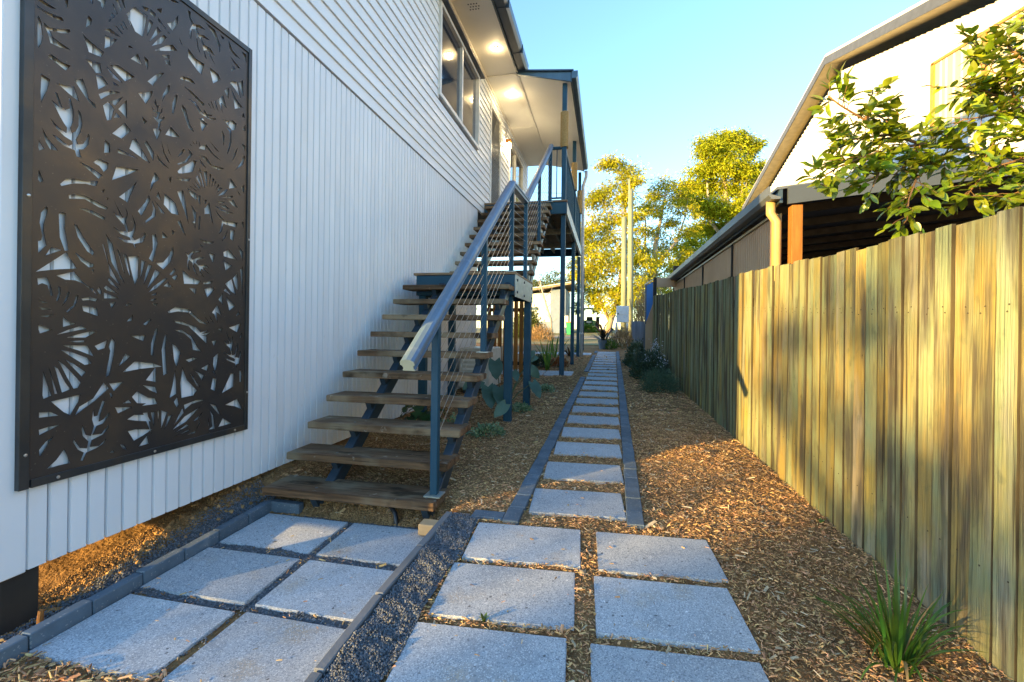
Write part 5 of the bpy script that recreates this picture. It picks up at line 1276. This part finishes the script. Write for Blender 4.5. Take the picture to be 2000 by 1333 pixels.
# ------------------------------------------------------------------ garden plants
def blade_obj(parent, base_, az, L_, lean, wdt, mat, droop=1.0, name='blade', n=7):
    """one arching strap leaf"""
    q = MB(); d = Vector((math.cos(az), math.sin(az), 0)); s_ = Vector((-d.y, d.x, 0)); th = lean; p_ = Vector(base_); l_, r_ = [], []
    for i in range(n + 1):
        t = i / n; ww = wdt * (0.75 + 0.5 * t) * (1 - t ** 3) * 0.5 + 0.0004
        nrm = Vector((-d.x * math.cos(th), -d.y * math.cos(th), math.sin(th)))
        l_.append(p_ + s_ * ww + Vector((0, 0, ww * .35))); r_.append(p_ - s_ * ww + Vector((0, 0, ww * .35))); 
        q.v.append(tuple(p_))
        p_ = p_ + (d * math.sin(th) + Vector((0, 0, math.cos(th)))) * L_ / n
        th += droop * (0.5 + t) / n
    q.v += [tuple(a) for a in l_] + [tuple(a) for a in r_]; k = n + 1
    for i in range(n): q.f += [(i, i + 1, k + i + 1, k + i), (i + 1, i, 2 * k + i, 2 * k + i + 1)]; q.mi += [0, 0]
    return q.build(name, mat, parent, smooth=True)
lx, ly = 1.02, 1.86
lir = thing('grass_clump', 'bright green strappy grass clump growing against the fence foot', 'plant', (lx, ly, g(lx, ly)))
r4 = random.Random(21)
for k in range(84):
    a = r4.uniform(0, 6.283); up_ = k < 20
    blade_obj(lir, (lx + math.cos(a) * r4.uniform(0, .05), ly + math.sin(a) * r4.uniform(0, .05), g(lx, ly) - 0.01), a, r4.uniform(.26, .36) if up_ else r4.uniform(.20, .36), r4.uniform(.03, .25) if up_ else r4.uniform(.25, .8), r4.uniform(.008, .012), m_bladedry if k % 11 == 8 else m_blade, r4.uniform(.3, .7) if up_ else r4.uniform(.5, 2.2))
blade_obj(lir, (lx + .01, ly + .02, g(lx, ly)), 1.3, .40, .02, .013, m_blade, .15); blade_obj(lir, (lx - .02, ly + .03, g(lx, ly)), 2.2, .37, .05, .012, m_blade, .25)
def shrub(name, label, x, y, rx, ry, rz, n, ls, mat, seed=0, lw_=0.25, cat='shrub', upright=0.6, group=None):
    rr_ = np.random.default_rng(seed); z0_ = g(x, y); o_ = thing(name, label, cat, (x, y, z0_), {'groundcover': 'groundcover clumps in the mulch', 'dry_bush': 'dry bushes', 'green_bush': 'green bushes', 'fern': 'ferns'}.get(name, group))
    d = unit(rr_.normal(size=(n, 3))); d[:, 2] = np.abs(d[:, 2]); rad = rr_.uniform(0.35, 1, (n, 1)) ** 0.5
    lump = 1 + 0.22 * np.sin(d[:, :1] * 7 + seed) * np.sin(d[:, 1:2] * 6 + 2 * seed) + 0.12 * rr_.normal(size=(n, 1))
    P = np.array([x, y, z0_]) + d * rad * lump * np.array([rx, ry, rz])
    D_ = d + np.array([0, 0, upright]) + rr_.normal(size=(n, 3)) * 0.4
    N_ = unit(rr_.normal(size=(n, 3)) + np.array([0, 0, .7]))
    me = leaf_soup('foliage', P, D_, N_, ls * rr_.uniform(.6, 1.4, n), ls * lw_ * rr_.uniform(.7, 1.3, n))
    tag(part('foliage', me, mat, o_, (0, 0, 0)), kind='stuff')
    st_ = MB()
    for k in range(9):
        v_ = Vector(d[k]) ; st_.tube([(x, y, z0_ - .02), Vector((x, y, z0_)) + Vector((v_.x * rx, v_.y * ry, v_.z * rz)) * .45, Vector((x, y, z0_)) + Vector((v_.x * rx, v_.y * ry, v_.z * rz)) * .85], [.008, .005, .002], 5)
    st_.build('stems', m_stem, o_)
    return o_
shrub('lavender_shrub', 'rounded silvery green shrub on mulch at the fence foot', 0.87, 7.9, .30, .34, .36, 5200, .042, m_lav, 1, .16, upright=1.3)
ws = shrub('flowering_shrub', 'dark leaved shrub with pale blue blooms behind the silvery shrub', 0.86, 9.7, .36, .9, .48, 3600, .06, m_bush, 2, .5)
rr5 = np.random.default_rng(9)
for (bx, by, bz, nb) in ((0.98, 9.6, .66, 70), (1.0, 9.9, .50, 40), (1.02, 9.1, .40, 40), (0.8, 9.4, .38, 30), (0.95, 10.4, .42, 30)):
    P = np.array([bx, by, g(bx, by) + bz]) + rr5.normal(size=(nb, 3)) * np.array([.06, .08, .06])
    tag(part('blooms', leaf_soup('blooms', P, unit(rr5.normal(size=(nb, 3))), unit(rr5.normal(size=(nb, 3))), np.full(nb, .035), np.full(nb, .022)), m_bloom, ws, (0, 0, 0)), kind='stuff')
    MB().tube([(bx - .05, by, g(bx, by) + .2), (bx, by, g(bx, by) + bz)], [.004, .002], 5).build('flower_stem', m_stem, ws)
shrub('low_shrub', 'low spreading dark shrub past the flowering shrub along the fence', 0.80, 12.0, .34, 1.0, .30, 3000, .07, m_bush, 3, .5)
shrub('red_shrub', 'dark bush with rusty leaves at the far end of the fence', 0.95, 14.5, .30, .5, .45, 1600, .08, m_bush, 4, .45)
shrub('dry_bush', 'dry brown twiggy bush under the meter box', 0.62, 18.6, .42, .5, .80, 1900, .16, m_dry, 5, .10, upright=1.2)
shrub('dry_bush', 'feathery dry grass tall behind the far fence', 1.75, 21.0, .55, .6, 2.6, 1800, .4, m_dry, 6, .06, upright=2.0)
shrub('dry_bush', 'brown feathery bush in front of the far house', -3.3, 23.5, .6, .6, .75, 1600, .2, m_dry, 7, .09, upright=1.2)
shrub('green_bush', 'bright green rounded bush at the far house corner', -4.7, 27, .9, .9, 1.7, 3000, .16, m_gum3, 8, .5)
shrub('green_bush', 'yellow green hedge plant beside the tractor wheels', -1.7, 43.5, .8, .6, .7, 1500, .16, m_sword, 10, .5)
shrub('green_bush', 'small leafy weed by the downpipe foot', -0.95, 15.9, .10, .10, .35, 300, .06, m_sword, 11, .4)
for (x, y, rx, ry, lab, sd_) in ((-1.20, 4.60, .17, .19, 'pale variegated groundcover beside the front landing post', 12), (-1.08, 5.85, .12, .16, 'small variegated groundcover between the two landing posts', 13), (-0.98, 7.5, .15, .24, 'variegated groundcover at the edge of the paver crossing', 14), (-1.55, 4.55, .14, .16, 'variegated plant with cream edges under the stair treads', 15)):
    shrub('groundcover', lab, x, y, rx, ry, .085 if sd_ != 15 else .16, 420, .040, m_var, sd_, .5, 'plant', .1)
shrub('fern', 'small dark fern in the bed before the gate', -1.55, 10.9, .2, .2, .28, 500, .09, m_bush, 16, .3, 'plant')
shrub('fern', 'rusty brown fern beside the verandah post heap', -1.15, 11.1, .22, .2, .22, 600, .08, m_red, 17, .25, 'plant')
# elephant ears: each big leaf a part
def heart_leaf(parent, base_, tip, up, wdt, mat, lobes=0, name='leaf'):
    b_, t_ = Vector(base_), Vector(tip); d = (t_ - b_); L_ = d.length; d.normalize(); s_ = d.cross(Vector(up)).normalized(); n_ = s_.cross(d)
    q = MB(); n = 11; c_, l_, r_ = [], [], []
    for i in range(n):
        t = i / (n - 1); ww = wdt * 0.5 * (math.sin(math.pi * min(1, t * 0.82 + 0.18)) ** 0.8) * (1 - 0.15 * t) if i < n - 1 else 0.002
        if lobes: ww *= 0.72 + 0.38 * math.cos(t * lobes * 6.283)
        dz = -0.22 * L_ * t * t; c_.append(b_ + d * L_ * t + n_ * dz); back = -0.18 * L_ * (1 - t) ** 3
        l_.append(b_ + d * (L_ * t + back) + s_ * ww + n_ * (dz + ww * .12 + .01 * math.sin(i * 2.1))); r_.append(b_ + d * (L_ * t + back) - s_ * ww + n_ * (dz + ww * .12 + .01 * math.cos(i * 2.3)))
    q.v = [tuple(a) for a in c_ + l_ + r_]
    for i in range(n - 1): q.f += [(i, i + 1, n + i + 1, n + i), (i + 1, i, 2 * n + i, 2 * n + i + 1)]; q.mi += [0, 0]
    return q.build(name, mat, parent, smooth=True)
ee = thing('elephant_ear', 'elephant ear plant with drooping grey green leaves beside the landing posts', 'plant', (-1.32, 5.75, g(-1.32, 5.75)))
ez = g(-1.32, 5.75)
for (bx, by, bz, tx_, ty_, tz_, wd) in ((-1.40, 5.35, .36, -1.28, 5.12, .08, .20), (-1.26, 5.35, .36, -1.15, 5.10, .10, .20), (-1.38, 5.6, .66, -1.30, 5.42, .38, .20), (-1.05, 6.3, .52, -0.86, 6.35, .34, .17), (-1.0, 6.45, .70, -1.2, 6.35, .62, .18), (-0.98, 6.15, .34, -0.82, 6.0, .10, .16), (-1.55, 5.5, .42, -1.75, 5.3, .30, .2), (-1.1, 5.0, .22, -1.22, 4.84, .05, .14), (-1.22, 6.0, .50, -1.12, 5.85, .36, .13)):
    heart_leaf(ee, (bx, by, ez + bz), (bx + (tx_ - bx) * .8, by + (ty_ - by) * .8, ez + bz + (tz_ - bz) * .7), (.5, -1.0, .5), wd * 1.0, m_ear)
    MB().tube([(-1.32, 5.78, ez - .02), ((bx - 1.32) / 2, (by + 5.78) / 2, ez + bz * .62), (bx, by, ez + bz)], [.010, .008, .005], 6).build('stalk', m_stem, ee)
ph = thing('philodendron', 'dark lobed leaf plant growing under the stairs by the wall', 'plant', (-2.0, 4.75, g(-2.0, 4.75)))
pz = g(-2.0, 4.75); r6 = random.Random(4)
for k in range(16):
    a = k * 0.393 + r6.uniform(-.2, .2); rr_ = r6.uniform(.10, .26); hh = r6.uniform(.10, .30)
    bx, by = -2.0 + math.cos(a) * rr_ * .6, 4.75 + math.sin(a) * rr_ * .6
    heart_leaf(ph, (bx, by, pz + hh), (bx + math.cos(a) * .20, by + math.sin(a) * .20, pz + hh - .10), (0, 0, 1), .15, m_phil, 3)
    MB().tube([(-2.0, 4.75, pz - .02), (bx, by, pz + hh)], [.006, .004], 5).build('stalk', m_stem, ph)
def sword(name, label, x, y, n, L0, L1, wdt, mat, seed, lean=(.05, .55), droop=.3, cat='plant', mat2=None):
    r_ = random.Random(seed); z_ = g(x, y); o_ = thing(name, label, cat, (x, y, z_))
    for k in range(n): blade_obj(o_, (x + r_.uniform(-.05, .05), y + r_.uniform(-.05, .05), z_ - .01), r_.uniform(0, 6.283), r_.uniform(L0, L1), r_.uniform(*lean), wdt * r_.uniform(.8, 1.2), mat2 if (mat2 and k % 3 == 0) else mat, droop * r_.uniform(.5, 1.5), 'leaf', 5)
    return o_
sword('sword_plant', 'upright bright green sword leaves by the gate post', -1.30, 10.4, 13, .55, .95, .05, m_sword, 1)
sword('sword_plant', 'tall light green sword leaves in the bed beyond the crossing', -1.35, 12.4, 9, .6, 1.05, .055, m_sword, 2)
sword('cordyline', 'dark red cordyline rosette behind the verandah post', -1.12, 14.2, 18, .3, .5, .045, m_cord, 3, (.2, 1.1), .9, mat2=m_red)
sword('dead_rosette', 'withered brown rosette beside the light green sword leaves', -1.55, 12.0, 14, .25, .42, .05, m_cord, 4, (.2, 1.2), 1.4, mat2=m_dry)
po = thing('potted_bromeliad', 'dark bromeliad with orange centre in a blue grey pot at path end', 'potted plant', (-0.12, 18.0, g(-.12, 18)))
z_ = g(-.12, 18)
MB().tube([(-.12, 18, z_), (-.12, 18, z_ + .30), (-.12, 18, z_ + .34)], [.15, .21, .22], 18).build('pot', m_pot, po, smooth=False)
r7 = random.Random(8)
for k in range(34): blade_obj(po, (-.12 + r7.uniform(-.08, .08), 18 + r7.uniform(-.08, .08), z_ + .28 + (.25 if k % 4 == 0 else 0)), r7.uniform(0, 6.283), r7.uniform(.5, .85), r7.uniform(.25, 1.2), .085, m_red if k % 4 == 0 else m_cord, r7.uniform(.7, 1.6), 'leaf', 5)
shrub('edging_plant', 'small green plant at the foot of the blue grey pot', .16, 17.9, .2, .2, .35, 300, .12, m_sword, 18, .3, 'plant')
gl = thing('solar_lamp', 'small black garden lamp on a thin stake behind the pot', 'lamp', (.22, 19, g(.22, 19)))
MB().cyl((.22, 19, g(.22, 19) - .05), .012, .75, 8).build('stake', m_black, gl); MB().cyl((.22, 19, g(.22, 19) + .70), .07, .10, 12).build('lamp_head', m_black, gl)
for (x, y, lab) in ((-0.47, 1.775, 'tiny green seedling sprouting in the joint of the front pavers'), (1.27, 3.05, 'small green weed at the base of the fence palings')):
    o_ = thing('seedling', lab, 'weed', (x, y, g(x, y)))
    for k in range(5): blade_obj(o_, (x, y, g(x, y)), k * 1.26, .035, .6, .014, m_blade, .5, 'leaf', 3)

# ------------------------------------------------------------------ loose material: chips, gravel, clods
def inside(x, y, rects, grow=0.0):
    m_ = np.zeros(len(x), bool)
    for (cx_, cy_, hx, hy, a) in rects:
        c_, s_ = math.cos(a), math.sin(a); dx, dy = x - cx_, y - cy_
        m_ |= (np.abs(dx * c_ + dy * s_) < hx + grow) & (np.abs(-dx * s_ + dy * c_) < hy + grow)
    return m_
def slivers(name, x, y, z, L_, W_, H_, tilt=0.25):
    n = len(x); a = rng.uniform(0, 6.283, n); t = rng.normal(0, tilt, n); ro = rng.normal(0, .35, n)
    d = np.stack([np.cos(a) * np.cos(t), np.sin(a) * np.cos(t), np.sin(t)], 1); u_ = np.array([0, 0, 1.0])
    s_ = unit(np.cross(d, u_)); n_ = np.cross(s_, d); c_, sn = np.cos(ro)[:, None], np.sin(ro)[:, None]
    s_, n_ = s_ * c_ + n_ * sn, n_ * c_ - s_ * sn
    P = np.stack([x, y, z], 1); L_ = L_[:, None] / 2; W_ = W_[:, None] / 2; H_ = H_[:, None]
    tp = rng.uniform(.3, 1, (n, 1)); tq = rng.uniform(.3, 1, (n, 1)); bend = rng.normal(0, .12, (n, 1)) * L_
    V = np.stack([P - d * L_ + s_ * W_ * tp, P - d * L_ - s_ * W_ * tp, P + d * L_ - s_ * W_ * tq + n_ * bend, P + d * L_ + s_ * W_ * tq + n_ * bend, P - d * L_ * .8 + n_ * H_, P + d * L_ * .8 + n_ * (H_ + bend)], 1).reshape(-1, 3)
    b = (np.arange(n) * 6)[:, None]
    Fq = np.concatenate([b + np.array([[0, 3, 5, 4]]), b + np.array([[1, 4, 5, 2]])], 0)
    return npmesh(name, V, Fq)
def scatter(n, x0, x1, y0, y1, pw=1.0):
    x = rng.uniform(x0, x1, n); y = y0 + (y1 - y0) * rng.uniform(0, 1, n) ** pw; return x, y
def chips_obj(name, label, n, box_, pw, keep, lrange, mat, z_off=0.004):
    x, y = scatter(n, *box_, pw); k = keep(x, y) & ~inside(x, y, PAV, 0.0) & ~inside(x, y, BR, 0.004); x, y = x[k], y[k]; n_ = len(x)
    z = G(x, y) + z_off + rng.uniform(0, .012, n_)
    Ls = rng.uniform(*lrange, n_) * rng.choice([.45, .8, 1.1, 1.6, 2.4], n_, p=[.38, .37, .20, .042, .008])
    me = slivers(name, x, y, z, Ls, Ls * rng.uniform(.14, .45, n_), Ls * rng.uniform(.05, .16, n_))
    return tag(part(name, me, mat, None), label, 'mulch', kind='stuff')
mul = lambda x, y: ~((x < -0.74) & (y < 2.74)) & (x < fxx(y) - 0.01) & ~((x < -2.40))
chips_obj('mulch_chips', 'brown wood chip mulch covering the garden beds beside the path', 240000, (-2.4, 1.42, 1.0, 6.2), 1.35, mul, (.007, .022), m_chip)
chips_obj('bed_chips', 'brown wood chip mulch in the beds along the far path', 34000, (-2.4, 1.3, 6.0, 15), 1.1, mul, (.022, .05), m_chip)
chips_obj('pale_mulch_chips', 'pale straw coloured slivers strewn over the brown mulch', 5200, (-2.3, 1.4, 1.0, 8), 1.3, mul, (.012, .045), m_straw, .008)
lowk = lambda x, y: (x < -0.94) & (x > -2.22)
chips_obj('stray_chips', 'stray wood chips lying in the joints of the sunken pavers', 1500, (-2.22, -0.94, 1.0, 2.7), 1.0, lowk, (.012, .03), m_chip, .008)
chips_obj('mulch_litter', 'wood chip litter in front of the sunken pavers', 5000, (-2.6, -1.55, .6, 1.42), 1.0, lambda x, y: (y < 1.40), (.014, .04), m_chip, .010)
def stones_obj(name, label, n, box_, keep, r0, r1, mat, cat='gravel', z_off=.004):
    x, y = scatter(n, *box_); k = keep(x, y) & ~inside(x, y, PAV, -0.002) & ~inside(x, y, BR, 0.0); x, y = x[k], y[k]; n_ = len(x)
    oc = np.array([[1, 0, 0], [0, 1, 0], [-1, 0, 0], [0, -1, 0], [0, 0, .9], [0, 0, -.5]], float)
    r_ = rng.uniform(r0, r1, (n_, 1, 1)); V = oc[None] * r_ * rng.uniform(.6, 1.3, (n_, 6, 1)); a = rng.uniform(0, 6.283, n_); c_, s_ = np.cos(a)[:, None], np.sin(a)[:, None]
    V = np.stack([V[..., 0] * c_ - V[..., 1] * s_, V[..., 0] * s_ + V[..., 1] * c_, V[..., 2]], -1) + np.stack([x, y, G(x, y) + z_off + rng.uniform(0, .004, n_)], 1)[:, None]
    f8 = np.array([[0, 1, 4], [1, 2, 4], [2, 3, 4], [3, 0, 4], [1, 0, 5], [2, 1, 5], [3, 2, 5], [0, 3, 5]])
    Fq = ((np.arange(n_) * 6)[:, None, None] + f8[None]).reshape(-1, 3)
    return tag(part(name, npmesh(name, V.reshape(-1, 3), Fq), mat, None), label, cat, kind='stuff')
stones_obj('gravel_stones', 'small blue grey gravel stones between the sunken pavers', 16000, (-2.24, -0.98, .95, 2.70), lambda x, y: (y > 1.75) | (rng.uniform(0, 1, len(x)) < .25), .003, .007, m_gravel)
stones_obj('channel_stones', 'small blue grey gravel stones in the channel beside front pavers', 14000, (-0.93, -0.70, .95, 2.70), lambda x, y: x < -0.735 + .02 * np.sin(y * 9), .003, .007, m_gravel, z_off=.013)
stones_obj('wall_gravel_stones', 'small blue grey gravel stones beside the kerb blocks', 15000, (-2.52, -2.28, .9, 2.85), lambda x, y: rng.uniform(0, 1, len(x)) < np.clip((x + 2.50) / .10, .0, 1), .003, .007, m_gravel, z_off=.008)
stones_obj('clay_clods', 'orange brown clay clods banked under the house wall', 26000, (-2.66, -2.30, 1.3, 3.4), lambda x, y: rng.uniform(0, 1, len(x)) < np.clip((-2.41 - x) / .06, 0.02, 1), .002, .008, m_clay, 'soil')
stones_obj('bank_clods', 'rough soil clods on the bank under the bottom tread', 12000, (-2.1, -0.95, 2.70, 3.05), lambda x, y: x < 9, .002, .009, m_clay, 'soil')
r3 = random.Random(31); cl = []
for k in range(140):
    x_, y_ = r3.uniform(-2.6, -2.37), r3.uniform(1.4, 3.3); cl.append((x_, y_, r3.uniform(.008, .02)))
q = MB()
for (x_, y_, r_) in cl:
    bm = bmesh.new(); bmesh.ops.create_icosphere(bm, subdivisions=1, radius=r_)
    vs_ = [v_.co * r3.uniform(.65, 1.2) + Vector((x_, y_, g(x_, y_) + r_ * .3)) for v_ in bm.verts]; bm.verts.index_update()
    q.add(vs_, [tuple(v_.index for v_ in f_.verts) for f_ in bm.faces]); bm.free()
tag(q.build('clay_lumps', m_clay, None), 'larger orange brown clay lumps along the foot of the wall', 'soil', kind='stuff')
def litter(n, label):
    x = []; y = []; z = []
    for k in range(n):
        cx_, cy_, hx, hy, a = PAV[rng.integers(0, min(len(PAV), 26))]; px_ = cx_ + rng.uniform(-hx, hx) * .95; py_ = cy_ + rng.uniform(-hy, hy) * .95
        x.append(px_); y.append(py_); z.append((-1.34 if px_ < -0.96 and py_ < 2.72 else -1.225) + 0.031 * py_ + 0.004)
    L_ = rng.uniform(.006, .028, n)
    me = slivers('fallen_chips', np.array(x), np.array(y), np.array(z), L_, L_ * rng.uniform(.15, .5, n), L_ * .08, .05)
    tag(part('fallen_chips', me, m_chip, None), label, 'mulch', kind='stuff')
litter(260, 'stray mulch flakes lying on top of the concrete pavers')
